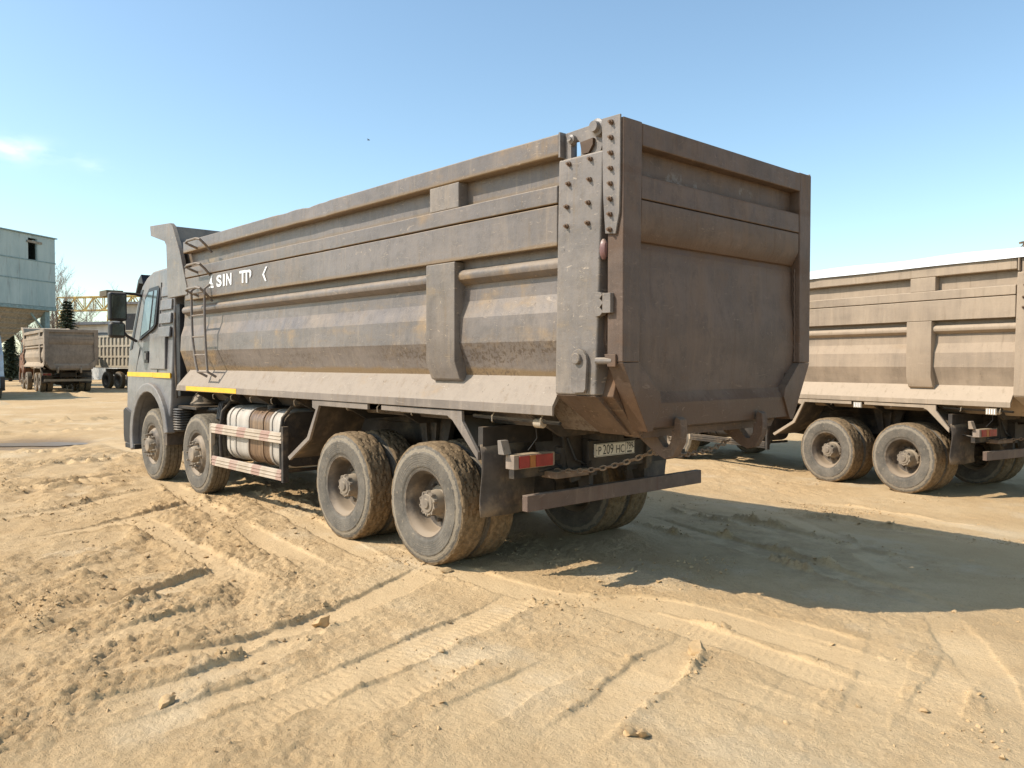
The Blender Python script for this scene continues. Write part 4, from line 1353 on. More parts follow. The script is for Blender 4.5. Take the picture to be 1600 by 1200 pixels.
        for x in (-4.30, -4.12, -3.74, -3.35, -3.12):
            MB().prism(rrect(0.088, 0.79, 0.548, 1.237, 0.165), 'x', x - 0.025, x + 0.025).build('tank_strap', g['tank_stained'], tank, 0.004)
        MB().prism(rrect(0.115, 0.765, 0.575, 1.21, 0.15), 'x', -2.858, -2.835).build('tank_end', g['under'], tank, 0.006)
        MB().lathe([(0.06, 0.0), (0.06, 0.05), (0.05, 0.06), (0.002, 0.06)], (-3.42, 0.26, 1.22), 'z', 14).build('filler_cap', g['black'], tank)
        for x in (-4.52, -2.84):
            MB().tube([(x, 0.08, 0.50), (x, 0.07, 0.95), (x, 0.10, 1.15), (x + 0.02, 0.20, 1.27), (x + 0.04, 0.40, 1.30), (x + 0.04, 0.80, 1.30)], 0.022, 8).build('tank_bracket', g['under'], tank)
        grd = MB().prism([(0.035, 0.985), (0.035, 0.865), (0.06, 0.86), (0.06, 0.99)], 'x', -4.74, -2.76)
        for zz in (0.905, 0.945):
            grd.box(-4.738, -2.762, 0.026, 0.036, zz, zz + 0.014)
        guard = grd.build('side_guard', g['stripe'], root, 0.004)
        low_ = MB().prism([(0.035, 0.56), (0.035, 0.44), (0.06, 0.435), (0.06, 0.565)], 'x', -4.72, -2.76)
        for zz in (0.48, 0.52):
            low_.box(-4.718, -2.762, 0.026, 0.036, zz, zz + 0.014)
        low_.build('guard_rail', g['stripe'], guard, 0.004)
        MB().box(-4.78, -4.73, 0.03, 0.09, 0.45, 0.985).build('guard_end', g['lamp_white'], guard, 0.008)
        MB().box(-2.75, -2.70, 0.03, 0.10, 0.42, 1.06).build('guard_end', g['under'], guard, 0.004)
        for x in (-4.6, -2.95):
            MB().box(x - 0.02, x + 0.02, 0.06, 0.84, 0.50, 0.54).build('guard_arm', g['under'], guard)
        # equipment between the steering axles: air filter dome, hoses, concertina duct, battery box
        MB().lathe([(0.20, 0.0), (0.205, 0.03), (0.18, 0.06), (0.165, 0.12), (0.12, 0.165), (0.05, 0.185), (0.002, 0.187)], (-5.90, 0.42, 1.17), 'z', 20).build('air_filter', g['rim'], root)
        MB().box(-6.30, -5.45, 0.12, 0.80, 1.13, 1.165).build('equipment_shelf', g['under'], root)
        cd = MB()
        cprof = []
        for i in range(19):
            cprof.append((0.13 + (0.018 if i % 2 else 0.0), 0.80 + i * 0.018))
        cd.lathe([(r, t) for r, t in cprof], (-6.13, 0.20, 0.0), 'z', 16)
        cd.build('concertina_hose', g['black'], root)
        MB().tube([(-5.45, 0.3, 1.12), (-4.9, 0.25, 1.16), (-4.6, 0.22, 1.30), (-4.4, 0.3, 1.36)], 0.03, 8).build('hose', g['black'], root)
        for i in range(3):
            MB().tube([(-4.62 + 0.05 * i, 0.35, 1.32), (-4.72 + 0.05 * i, 0.15, 1.25), (-4.74 + 0.05 * i, 0.12, 1.05), (-4.70 + 0.04 * i, 0.3, 0.9)], 0.016, 7).build('hose', g['black'], root)
        MB().box(-4.5, -2.9, 1.75, 2.42, 0.60, 1.2).build('air_tank', g['under'], root, 0.06)
    # ---------------- cab
    cm_ = cab_mat or g['cab']
    arch = []
    for i in range(15):
        a = R_(195 - i * 215 / 14.0 * 0.86)
        arch.append((-6.98 + 0.70 * math.cos(a), 0.62 + 0.72 * math.sin(a)))
    prof = [(-6.16, 1.22), (-6.16, 3.10), (-6.22, 3.14), (-6.6, 3.19), (-7.1, 3.18), (-7.36, 3.10), (-7.55, 2.98), (-7.72, 2.70), (-7.98, 2.02), (-8.08, 1.60), (-8.12, 1.10), (-8.14, 0.62), (-7.78, 0.60)] + arch
    cabm = MB().prism(prof, 'y', 0.03, W - 0.03)

    def taper(v):
        x, y, z = v
        k_ = max(0.0, z - 2.15) * 0.085
        q = y + k_ if y < 1.2 else y - k_
        return (x, q, z)
    cabm.v = [taper(v) for v in cabm.v]
    cab = cabm.build('cab', cm_, root, 0.035, seg=3)
    for s in (0, 1):
        mir = (lambda q: q.mirrored()) if s else (lambda q: q)

        def onside(poly, dy, t):
            """plate lying on the cab side, proud by dy"""
            vs = []
            for k2 in (0, 1):
                for (x, z) in poly:
                    yy = 0.03 + max(0.0, z - 2.15) * 0.085 - dy + (t if k2 else 0)
                    vs.append((x, yy, z))
            n2 = len(poly)
            return mir(MB().add(vs, [tuple(range(n2)), tuple(range(n2, 2 * n2))[::-1]] + [(i, (i + 1) % n2, n2 + (i + 1) % n2, n2 + i) for i in range(n2)]))
        onside([(-7.48, 2.13), (-6.88, 2.30), (-6.80, 2.36), (-6.76, 2.90), (-6.82, 2.94), (-7.20, 2.92), (-7.36, 2.78)], 0.004, 0.02).build('window_seal', g['black'], cab)
        onside([(-7.41, 2.19), (-7.06, 2.285), (-7.0, 2.87), (-7.18, 2.865), (-7.32, 2.75)], 0.010, 0.02).build('side_window', g['glass'], cab)
        onside([(-6.98, 2.31), (-6.87, 2.35), (-6.82, 2.87), (-6.94, 2.88)], 0.010, 0.02).build('side_window', g['glass'], cab)
        onside([(-7.92, 1.98), (-7.82, 2.0), (-7.52, 2.80), (-7.46, 2.92), (-7.56, 2.92)], 0.006, 0.02).build('pillar_trim', g['black'], cab)
        for zz in (2.16, 2.36, 2.56, 2.76):
            onside([(-6.66, zz), (-6.20, zz), (-6.20, zz + 0.15), (-6.66, zz + 0.15)], 0.005, 0.03).build('ribbed_panel', cm_, cab, 0.008)
        onside([(-7.02, 1.69), (-6.38, 1.69), (-6.38, 2.22), (-7.02, 2.22)], 0.006, 0.03).build('locker_door', cm_, cab, 0.005)
        onside([(-7.24, 1.78), (-7.10, 1.78), (-7.10, 1.96), (-7.24, 1.96)], 0.008, 0.02).build('handle_recess', g['black'], cab)
        onside([(-7.20, 1.83), (-7.13, 1.83), (-7.13, 1.93), (-7.20, 1.93)], 0.024, 0.02).build('door_handle', cm_, cab)
        onside([(-8.05, 1.565), (-6.88, 1.565), (-6.88, 1.635), (-8.05, 1.635)], 0.006, 0.02).build('contour_strip', g['yellow'] if lettering else cm_, cab)
        onside([(-6.87, 1.56), (-6.17, 1.56), (-6.17, 1.635), (-6.87, 1.635)], 0.007, 0.02).build('contour_strip', g['yellow'] if lettering else cm_, cab)
        onside([(-7.66, 1.645), (-7.648, 1.645), (-7.45, 2.02), (-7.462, 2.02)], 0.003, 0.01).build('door_gap', g['black'], cab)
        onside([(-6.705, 1.64), (-6.693, 1.64), (-6.693, 2.98), (-6.705, 2.98)], 0.003, 0.01).build('door_gap', g['black'], cab)
        # wheel arch flare
        fa = [(x - 0.0, z) for x, z in arch]
        fb = []
        for i in range(15):
            a = R_(195 - i * 215 / 14.0 * 0.86)
            fb.append((-6.98 + 0.84 * math.cos(a), 0.62 + 0.86 * math.sin(a)))
        mir(MB().prism(fb + fa[::-1], 'y', -0.03, 0.10)).build('wheel_arch', g['fender'] if 'fender' in g else cm_, cab, 0.02)
        mir(MB().box(-6.40, -6.30, 0.02, 0.36, 0.58, 1.02)).build('arch_flap', g['guard'], cab)
        mir(MB().prism([(-8.16, 0.50), (-8.20, 0.62), (-8.20, 1.02), (-8.10, 1.06), (-7.76, 0.98), (-7.72, 0.62), (-7.80, 0.50)], 'y', 0.0, 0.18)).build('bumper_corner', g['black'], cab, 0.01)
        mir(MB().box(-8.06, -7.60, -0.02, 0.22, 0.42, 0.50)).build('cab_step', g['black'], cab, 0.01)
        # mirror: two heads on a tubular arm
        if lod < 2:
            mr = mir(MB().tube([(-7.55, 0.10, 2.83), (-7.50, -0.02, 2.85), (-7.47, -0.20, 2.85), (-7.45, -0.24, 2.75), (-7.46, -0.24, 2.3), (-7.50, -0.15, 2.20), (-7.62, 0.03, 2.12)], 0.022, 8)).build('mirror_arm', g['black'], cab)
            mr_h = mir(MB().box(-7.55, -7.41, -0.42, -0.16, 2.42, 2.86)).build('mirror_head', g['black'], cab, 0.04, seg=3)
            mir(MB().box(-7.413, -7.404, -0.39, -0.19, 2.46, 2.82)).build('mirror_glass', g['mirror'], cab, 0.0)
            mir(MB().box(-7.55, -7.41, -0.42, -0.18, 2.16, 2.40)).build('mirror_head', g['black'], cab, 0.05, seg=3)
            mir(MB().box(-7.413, -7.404, -0.385, -0.215, 2.20, 2.37)).build('mirror_glass', g['mirror'], cab, 0.0)
    # front: visor, windscreen, grille, bumper
    MB().prism([(-7.58, 3.02), (-7.66, 3.18), (-7.80, 3.10), (-7.93, 2.90), (-7.90, 2.88), (-7.76, 3.04)], 'y', 0.12, W - 0.12).build('sun_visor', g['black'], cab, 0.01)
    MB().prism([(-7.575, 2.95), (-7.735, 2.68), (-7.99, 2.03), (-8.01, 2.03), (-7.755, 2.69), (-7.60, 2.96)], 'y', 0.16, W - 0.16).build('windscreen', g['glass'], cab)
    MB().prism([(-8.07, 1.75), (-8.10, 1.2), (-8.135, 1.2), (-8.105, 1.75)], 'y', 0.35, W - 0.35).build('grille', g['black'], cab)
    MB().box(-8.24, -8.10, 0.19, W - 0.19, 0.52, 1.0).build('front_bumper', cm_, cab, 0.03)
    for yy in (0.32, W - 0.62):
        MB().box(-8.26, -8.235, yy, yy + 0.3, 0.66, 0.86).build('headlight', g['glass'], cab, 0.01)
    MB().tube([(-6.9, 0.35, 3.17), (-6.98, 0.36, 3.42)], 0.006, 5).build('aerial', g['black'], cab)
    # engine intake stack behind the cab
    MB().box(-6.12, -5.98, 0.10, 0.42, 1.3, 2.62).build('intake_stack', g['black'], root, 0.01)
    MB().tube([(-6.0, 0.06, 1.28), (-5.95, 0.03, 1.55), (-6.0, 0.04, 1.70), (-6.05, 0.06, 2.5)], 0.016, 6).build('intake_hose', g['guard'], root)
    if tarp:
        for xr in (-0.80, 1.34):
            rf = MB().box(xr - 0.075, xr + 0.075, 0.005, 0.03, 1.285, 1.375).build('reflector', g['lamp_white'], root, 0.004)
            for q in range(4):
                MB().box(xr - 0.058 + q * 0.034, xr - 0.044 + q * 0.034, 0.0, 0.006, 1.295, 1.365).build('reflector_bar', g['text'], rf)
        # white tarpaulin stretched over the load box, with its edge turned down over the rail
        tp, nx = MB(), 24
        prof = []
        for i in range(13):
            t = i / 12.0
            prof.append((-0.02 + (W + 0.04) * t, 3.46 + 0.095 + 0.16 * math.sin(math.pi * t)))
        ring = [(-0.035, 3.44)] + prof + [(W + 0.035, 3.44)] + [(W - 0.02, 3.452)] + [(y, z - 0.02) for y, z in prof[::-1]] + [(0.02, 3.452)]
        tp.sweep(ring, frange(-5.5, 2.2, 0.32), warp=lambda x, y, z: (x, y, z + 0.012 * math.sin(x * 3.1) * (1 if z > 3.5 else 0.2)))
        t_o = tp.build('tarpaulin', g['tarp'], root, fix=True)
    root.location = Vector((loc[0], loc[1], loc[2])) + Matrix.Rotation(yaw, 3, 'Z') @ Vector((OFF.x, OFF.y, 0))
    root.rotation_euler = (0, 0, yaw)
    return root


# ------------------------------------------------------------------ the trucks
main_truck = make_truck((0, 0, 0), 0.0, {}, 0, lettering=True, plate=('P', '209', 'HC', '799'),
                        label='large grey dirty dump truck with tailgate towards the viewer, nearest of all', cat='dump truck', group='dump trucks parked in the yard')

tan_side = dusty_metal('tan_dust_body', (0.315, 0.238, 0.168), (0.42, 0.315, 0.22), (0.35, 0.25, 0.16), 0.75, 0.15, 0.8, 0.15, 12.0, grime=0.12)
tan_band = dusty_metal('tan_dust_rail', (0.325, 0.245, 0.173), (0.43, 0.325, 0.228), (0.36, 0.255, 0.155), 0.75, 0.2, 0.8, 0.18, 14.0, grime=0.12)
M['tarp'] = plain('white_tarpaulin', (0.78, 0.78, 0.77), 0.6, 0.05)
T2 = {'side': tan_side, 'band': tan_band, 'post': tan_band, 'skirt': dusty_metal('tan_dust_skirt', (0.34, 0.265, 0.19), (0.44, 0.34, 0.245), (0.38, 0.28, 0.175), 0.8, 0.05, 0.8, 0.15, 15.0, grime=0.1),
      'gate': tan_side, 'gatelow': tan_band, 'cab': plain('second_cab_paint', (0.10, 0.16, 0.28), 0.5, 0.2, TAN, 0.4), 'tank_stained': M['under'], 'stripe': M['under']}
truck2 = make_truck(T2_POS, T2_YAW, T2, 0, tarp=True, label='tan dust covered dump truck with white tarpaulin, at the right edge', cat='dump truck', group='dump trucks parked in the yard')

tan_dark = dusty_metal('far_truck_tan', (0.30, 0.235, 0.17), (0.42, 0.325, 0.23), (0.33, 0.24, 0.15), 0.7, 0.2, 0.8, 0.1, 17.0)
T3 = {'side': tan_dark, 'band': tan_dark, 'post': tan_dark, 'skirt': tan_dark, 'gate': dusty_metal('far_gate_brown', (0.27, 0.205, 0.15), (0.36, 0.275, 0.195), (0.28, 0.2, 0.13), 0.6, 0.2, 0.8, 0.1, 19.0), 'gatelow': tan_dark,
      'cab': plain('rust_orange_cab', (0.17, 0.07, 0.035), 0.65, 0.25, (0.22, 0.15, 0.09), 0.5), 'tank_stained': M['tank'], 'stripe': M['lamp_white'], 'bumper': tan_dark}
y3 = R_(-4.6)
p3 = Vector((-42.55, 6.55, 0)) - Matrix.Rotation(y3, 3, 'Z') @ Vector((2.28, 0, 0))
truck3 = make_truck((p3.x, p3.y, 0.13), y3, T3, 2, label='tan dump truck seen from behind, parked by the hopper far left', cat='dump truck', group='dump trucks parked in the yard')

T5 = dict(T3)
T5['cab'] = plain('pale_blue_cab', (0.33, 0.42, 0.50), 0.5, 0.15, (0.35, 0.30, 0.24), 0.3)
e5 = pix_at(7, 560, 36.0)
# faces the viewer: only its flank shows at the left border
y5 = math.atan2(CAM[1] - e5[1], CAM[0] - e5[0]) + math.pi + R_(6)
p5 = Vector((e5[0], e5[1], 0)) - Matrix.Rotation(y5, 3, 'Z') @ Vector((-8.1, 0.0, 0))
truck5 = make_truck((p5.x, p5.y, 0.12), y5, T5, 2, label='pale blue truck cab cut off by the left border', cat='dump truck', group='dump trucks parked in the yard')


# ------------------------------------------------------------------ tipper with a ribbed box behind the far truck
def ribbed_tipper(loc, yaw):
    off = Vector((0, 0, 0))
    root = empty('tipper_truck', loc, yaw)
    tag(root, 'beige tipper truck with many upright ribs, behind the grey cab mirror', 'tipper truck')
    bm_ = plain('ribbed_beige', (0.46, 0.38, 0.27), 0.75, 0.12, (0.42, 0.32, 0.21), 0.4)
    b = MB().box(-5.2, 2.2, -1.20, 1.20, 1.32, 3.35).build('box', bm_, root, off=off)
    b2 = b
    for s in (-1, 1):
        for z in (1.40, 2.02, 2.68, 3.30):
            MB().box(-5.22, 2.22, s * 1.20, s * 1.27, z - 0.06, z + 0.06).build('rail', bm_, b2, off=off)
        for x in frange(-5.1, 2.1, 0.46):
            MB().box(x - 0.07, x + 0.07, s * 1.20, s * 1.275, 1.46, 3.24).build('rib', bm_, b2, off=off)
    for z in (1.40, 2.3, 3.30):
        MB().box(2.205, 2.27, -1.2, 1.2, z - 0.06, z + 0.06).build('gate_rail', bm_, b2, off=off)
    fr = MB()
    for yy in (-0.42, 0.36):
        fr.box(-8.2, 2.1, yy, yy + 0.07, 0.85, 1.25)
    fr.build('chassis_frame', M['under'], root, off=off)
    MB().box(-4.6, -3.0, -1.15, -0.5, 0.55, 1.15).build('fuel_tank', plain('dark_blue_tank', (0.03, 0.05, 0.10), 0.5, 0.2, TAN, 0.15), root, 0.1, off=off)
    for x in (0.6, -0.8, -2.2, -6.9):
        for s in (1, -1):
            o = bpy.data.objects.new('wheel', ME['rim']); COL.objects.link(o); o.parent = root
            o.location = (x, -1.24 * s, 0.54); o.rotation_euler = (0, 0, 0 if s > 0 else math.pi)
            t = bpy.data.objects.new('tyre', ME['tyre']); COL.objects.link(t); t.parent = o
    cabp = [(-5.5, 1.0), (-5.5, 2.95), (-5.9, 3.05), (-7.0, 3.0), (-7.3, 2.7), (-7.6, 1.9), (-7.7, 0.6), (-7.45, 0.6), (-7.4, 1.1), (-6.4, 1.1)]
    c = MB().prism(cabp, 'y', -1.22, 1.22).build('cab', M['cab'], root, 0.04, off=off)
    MB().prism([(-6.1, 2.05), (-6.1, 2.75), (-6.9, 2.75), (-7.2, 2.05)], 'y', -1.228, -1.2).build('side_window', M['glass'], c, off=off)
    MB().prism([(-6.1, 2.05), (-6.1, 2.75), (-6.9, 2.75), (-7.2, 2.05)], 'y', 1.2, 1.228).build('side_window', M['glass'], c, off=off)
    MB().prism([(-7.06, 2.95), (-7.32, 2.66), (-7.58, 1.95), (-7.60, 1.95), (-7.34, 2.67), (-7.08, 2.96)], 'y', -1.05, 1.05).build('windscreen', M['glass'], c, off=off)
    return root


p4 = pix_at(146, 600, 52.5)
y4 = R_(192)
q4 = Vector((p4[0], p4[1], 0)) - Matrix.Rotation(y4, 3, 'Z') @ Vector((2.2, 1.2, 0))
ribbed_tipper((q4.x, q4.y, 0.14), y4)


# ------------------------------------------------------------------ hopper building on legs
def teal_material():
    k = NT('faded_teal_sheet')
    n = k.noise(0.9, 6, 0.6, stretch=(1, 1, 0.3))
    c = k.mix(k.ramp(n, 0.3, 0.7), (0.30, 0.385, 0.38), (0.41, 0.49, 0.47))
    c = k.mix(k.math('MULTIPLY', k.ramp(k.noise(2.2, 6, 0.65, stretch=(2, 2, 0.25), offset=(3, 3, 0)), 0.55, 0.75), 0.7), c, (0.22, 0.21, 0.19))
    return k.done(c, 0.7, 0, 0.3)


def hopper():
    A = pix_at(86, 430, 60.0)          # right end of the visible face
    B = pix_at(0, 430, 55.2)
    ux = Vector((B[0] - A[0], B[1] - A[1], 0)).normalized()       # along the face towards the viewer
    uz = Vector((0, 0, 1))
    un = Vector((ux.y, -ux.x, 0))
    if un.dot(Vector((RH[0], RH[1], 0))) < 0:
        un = -un
    root = empty('hopper_building', (A[0], A[1], ground_z(A[0], A[1])), math.atan2(ux.y, ux.x))
    tag(root, 'teal sheet-clad loading hopper raised on steel legs, far left', 'hopper')
    g0 = root.location.z
    sgn = 1.0 if Vector((-ux.y, ux.x, 0)).dot(un) > 0 else -1.0     # local +Y is (-uy,ux)
    off = Vector((0, 0, 0))
    teal = teal_material()
    steel = plain('teal_steel', (0.20, 0.28, 0.28), 0.7, 0.2, (0.3, 0.26, 0.2), 0.3)
    rusty = plain('hopper_cone_steel', (0.27, 0.235, 0.18), 0.8, 0.25, (0.33, 0.28, 0.2), 0.3)
    L, Dp, z0, z1 = 5.8, 6.0, 5.67, 10.70
    Y = lambda d: d * sgn           # d positive = towards the visible face's outside
    hole = (1.75, 2.55, 8.72, 10.45)
    # inner dark walls
    core = MB()
    for (xa, xb, za, zb) in ((0.05, hole[0], z0, z1 - 0.05), (hole[1], L - 0.05, z0, z1 - 0.05), (hole[0], hole[1], z0, hole[2]), (hole[0], hole[1], hole[3], z1 - 0.05)):
        core.box(xa, xb, Y(-0.10), Y(-0.03), za, zb)
    core.box(0.05, L - 0.05, Y(-Dp), Y(-Dp + 0.08), z0, z1 - 0.05)
    core.box(L - 0.1, L, Y(-Dp), Y(-0.1), z0, z1 - 0.05)
    core.box(0, 0.05, Y(-Dp), Y(-0.1), z0, z1 - 0.05)
    walls = core.build('wall', steel, root, off=off)
    r_ = random.Random(5)
    rowz = [z0, 7.5, 8.9, z1]
    for ri in range(3):
        xs = frange(0.0, L, 0.8)
        for i in range(len(xs) - 1):
            xa, xb = xs[i], xs[i + 1]
            za, zb = rowz[ri] + 0.01, rowz[ri + 1] - 0.01
            pts = []
            ncor = 8
            for j in range(ncor + 1):
                x = xa + (xb - xa) * j / ncor
                pts.append((x, Y(0.0 + (0.025 if j % 2 else 0.0))))
            t = r_.random() * 0.015
            ptop = [(x, y + Y(t)) for x, y in pts] + [(xb, Y(-0.026)), (xa, Y(-0.026))]
            if ri == 2 and xb > hole[0] + 0.05 and xa < hole[1] - 0.05:
                if xb <= hole[1] + 0.3 and xa >= hole[0] - 0.3:
                    # torn sheet: only the upper strip is left
                    MB().prism(ptop, 'z', hole[3] + 0.02, zb).build('sheet_panel', teal, walls, off=off)
                    continue
            MB().prism(ptop, 'z', za, zb).build('sheet_panel', teal, walls, off=off)
    MB().box(1.3, 2.65, Y(0.05), Y(0.10), 10.12, 10.28).build('torn_strip', rusty, walls, off=off)
    for za in rowz[1:3]:
        MB().box(-0.02, L + 0.02, Y(0.025), Y(0.05), za - 0.04, za + 0.04).build('trim', steel, walls, off=off)
    # side facing away from the face end
    for i in range(7):
        MB().box(-0.03, -0.002, Y(-Dp + i * Dp / 7 + 0.01), Y(-Dp + (i + 1) * Dp / 7 - 0.01), z0, z1 - 0.03).build('sheet_panel', teal, walls, off=off)
    MB().prism([(-0.15, z1 - 0.0), (L + 0.15, z1 - 0.0), (L + 0.15, z1 + 0.08), (-0.15, z1 + 0.08)], 'y', Y(-Dp - 0.1), Y(0.12)).build('roof', steel, root, off=off)
    MB().box(-0.05, L + 0.05, Y(-Dp), Y(0.04), z0 - 0.25, z0 - 0.01).build('floor_frame', steel, root, off=off)
    # cones
    for cx in (2.9,):
        a = 2.6
        cone = MB()
        top = [(cx - a, Y(-0.25)), (cx + a, Y(-0.25)), (cx + a, Y(-5.6)), (cx - a, Y(-5.6))]
        bot = [(cx - 0.45, Y(-2.5)), (cx + 0.45, Y(-2.5)), (cx + 0.45, Y(-3.4)), (cx - 0.45, Y(-3.4))]
        cone.add([(x, y, z0 - 0.26) for x, y in top] + [(x, y, 2.9) for x, y in bot], [(0, 1, 2, 3), (7, 6, 5, 4)] + [(i, (i + 1) % 4, 4 + (i + 1) % 4, 4 + i) for i in range(4)])
        co_ = cone.build('cone', rusty, root, off=off)
        for i in range(6):
            t = 0.12 + i * 0.14
            for (qa, qb) in ((0, 1), (1, 2), (2, 3), (3, 0)):
                pa = Vector((*top[qa], z0 - 0.26)).lerp(Vector((*bot[qa], 2.9)), t)
                pb = Vector((*top[qb], z0 - 0.26)).lerp(Vector((*bot[qb], 2.9)), t)
                MB().bar(pa, pb, 0.08, 0.08).build('stiffener', rusty, co_, off=off)
    for x in (0.45, L - 0.45):
        for d in (-0.5, -Dp + 0.4):
            MB().box(x - 0.22, x + 0.22, Y(d - 0.2), Y(d + 0.2), -0.3, z0 - 0.25).build('leg', steel, root, off=off)
    for d in (-0.5, -Dp + 0.4):
        MB().bar((0.70, Y(d), z0 - 1.6), (2.0, Y(d), z0 - 0.3), 0.12, 0.12).build('brace', steel, root, off=off)
    for o in root.children:
        pass
    return root


# children were built with z measured from 0: the root stands on the ground, so lower them by its height
hb_ = hopper()


# ------------------------------------------------------------------ low warehouse, lattice gantry
def warehouse():
    a = pix_at(112, 510, 78.0); b = pix_at(240, 510, 74.0)
    ux = Vector((b[0] - a[0], b[1] - a[1], 0)); L = ux.length + 16; ux.normalize()
    root = empty('warehouse', (a[0], a[1], 0.0), math.atan2(ux.y, ux.x))
    tag(root, 'low white warehouse with grey roof edge behind the far trucks', 'building')
    off = Vector((0, 0, 0))
    wm = plain('white_plaster', (0.66, 0.63, 0.57), 0.85, 0.1, (0.5, 0.44, 0.35), 0.15, scale=1.2)
    rm = plain('grey_roof', (0.13, 0.14, 0.155), 0.7, 0.2)
    wl = MB().box(0, L, 0, 10, -0.5, 5.35).build('wall', wm, root, off=off)
    MB().box(-0.4, L + 0.4, -0.5, 10.4, 5.352, 5.62).build('roof', rm, root, 0.02, off=off)
    for i in range(int(L / 2.2)):
        x = 1.2 + i * 2.2
        w_ = MB().box(x, x + 1.3, -0.03, 0.02, 3.2, 4.6).build('window', plain('window_dark', (0.08, 0.10, 0.12), 0.2, 0.2), wl, off=off)
        MB().box(x - 0.06, x + 1.36, -0.06, -0.032, 3.86, 3.94).build('window_bar', wm, w_, off=off)
    # upper bluish annex
    an = MB().prism([(3.0, 5.62), (16.0, 5.62), (16.0, 6.6), (9.5, 7.3), (3.0, 6.6)], 'y', 5.0, 9.8).build('roof_hall', plain('pale_blue_sheet', (0.42, 0.50, 0.56), 0.6, 0.1), root, off=off)
    for i in range(6):
        MB().box(3.6 + i * 2.1, 5.0 + i * 2.1, 4.97, 4.999, 5.75, 6.45).build('roof_window', rm, an, off=off)
    c = pix_at(201, 520, 70.0)
    return root


warehouse()


def gatehouse():
    c = pix_at(206, 505, 70.0)
    root = empty('block_building', (c[0], c[1], 0.0), R_(35))
    tag(root, 'cream block building with dark window, seen between the cab mirror and the cab', 'building')
    off = Vector((0, 0, 0))
    wm = plain('cream_wall', (0.56, 0.50, 0.40), 0.85, 0.1, scale=1.5)
    w = MB().box(-1.2, 8, 0, 6, -0.5, 6.8).build('wall', wm, root, off=off)
    MB().box(-1.5, 8.3, -0.3, 6.3, 6.802, 7.0).build('roof', plain('annex_roof', (0.16, 0.15, 0.15), 0.8), root, off=off)
    for i in range(3):
        wi = MB().box(-0.6 + i * 2.6, 0.7 + i * 2.6, -0.03, 0.02, 4.6, 6.0).build('window', M['black'], w, off=off)
        MB().box(-0.7 + i * 2.6, 0.8 + i * 2.6, -0.09, -0.031, 4.5, 4.58).build('sill', wm, wi, off=off)


gatehouse()


def lattice(m, p0, p1, w, h, n, r):
    """box lattice girder between p0 and p1"""
    p0, p1 = Vector(p0), Vector(p1)
    t = (p1 - p0).normalized()
    up = Vector((0, 0, 1)) if abs(t.z) < 0.9 else Vector((RH[0], RH[1], 0))
    s = t.cross(up).normalized(); u = s.cross(t)
    cs = [(-w / 2, 0), (w / 2, 0), (w / 2, h), (-w / 2, h)]
    P = lambda k, c: p0.lerp(p1, k / n) + s * cs[c][0] + u * cs[c][1]
    for c in range(4):
        m.bar(P(0, c), P(n, c), r * 1.5, r * 1.5)
    for k in range(n):
        for c in range(4):
            d = (c + 1) % 4
            m.bar(P(k, c), P(k, d), r, r)
            if k % 2:
                m.bar(P(k, c), P(k + 1, d), r, r)
            else:
                m.bar(P(k, d), P(k + 1, c), r, r)
    return m


def gantry():
    a = pix_at(96, 486, 96.0); b = pix_at(262, 483, 92.0)
    root = empty('gantry_crane', (a[0], a[1], 0.0), 0)
    tag(root, 'yellow lattice gantry crane above the warehouse roof', 'crane')
    ym = plain('crane_yellow', (0.50, 0.35, 0.10), 0.6, 0.2, (0.3, 0.2, 0.1), 0.2)
    off = Vector((a[0], a[1], 0))
    lattice(MB(), (a[0], a[1], a[2] + 0.0), (b[0], b[1], b[2]), 1.2, 1.55, 11, 0.09).build('girder', ym, root, off=off)
    t = pix_at(174, 465, 93.5)
    lattice(MB(), (t[0] - 0.6, t[1] - 0.5, 0.0), (t[0], t[1], t[2]), 1.0, 1.2, 9, 0.10).build('leg', ym, root, off=off)
    q = pix_at(250, 465, 92.2)
    lattice(MB(), (q[0] + 0.6, q[1] + 0.5, 0.0), (q[0], q[1], q[2]), 1.0, 1.2, 9, 0.10).build('leg', ym, root, off=off)
    s0 = pix_at(92, 486, 96.3)
    lattice(MB(), (s0[0], s0[1], 0.0), (s0[0], s0[1], s0[2]), 1.0, 1.2, 9, 0.10).build('leg', ym, root, off=off)
    MB().box(t[0] - 1.3, t[0] + 1.3, t[1] - 0.9, t[1] + 0.9, t[2] + 0.1, t[2] + 0.75).build('winch_house', plain('winch_brown', (0.10, 0.08, 0.05), 0.8), root, off=off)


gantry()


def right_mast():
    a = pix_at(1604, 372, 52.0)
    g0 = float(base_height(np.array([a[0]]), np.array([a[1]]))[0])
    root = empty('lattice_mast', (a[0], a[1], g0), 0)
    tag(root, 'brown lattice mast tip above the white tarpaulin at the right edge', 'mast')
    mm_ = plain('mast_brown', (0.24, 0.18, 0.12), 0.7, 0.2)
    off = Vector((a[0], a[1], 0))
    lattice(MB(), (a[0], a[1], g0 - 0.2), (a[0], a[1], a[2] - 0.1), 0.6, 0.6, 14, 0.05).build('column', mm_, root, off=off)
    MB().bar((a[0] - 0.3, a[1] - 0.3, a[2] - 0.1), (a[0] + 0.5, a[1] + 0.5, a[2] + 0.12), 0.18, 0.14).build('head', mm_, root, off=off)
    MB().tube([(a[0], a[1], a[2]), (a[0] - 1.4 * RH[0], a[1] - 1.4 * RH[1], a[2] - 1.4), (a[0] - 2.0 * RH[0], a[1] - 2.0 * RH[1], g0)], 0.03, 5).build('stay', mm_, root, off=off)


right_mast()

# ------------------------------------------------------------------ trees
bark = plain('bark', (0.10, 0.075, 0.055), 0.9, 0.3, scale=9)
twig = plain('twig', (0.24, 0.185, 0.14), 0.9, 0.25, scale=9)
needle = plain('needles', (0.07, 0.09, 0.05), 0.85, 0.35, scale=5)


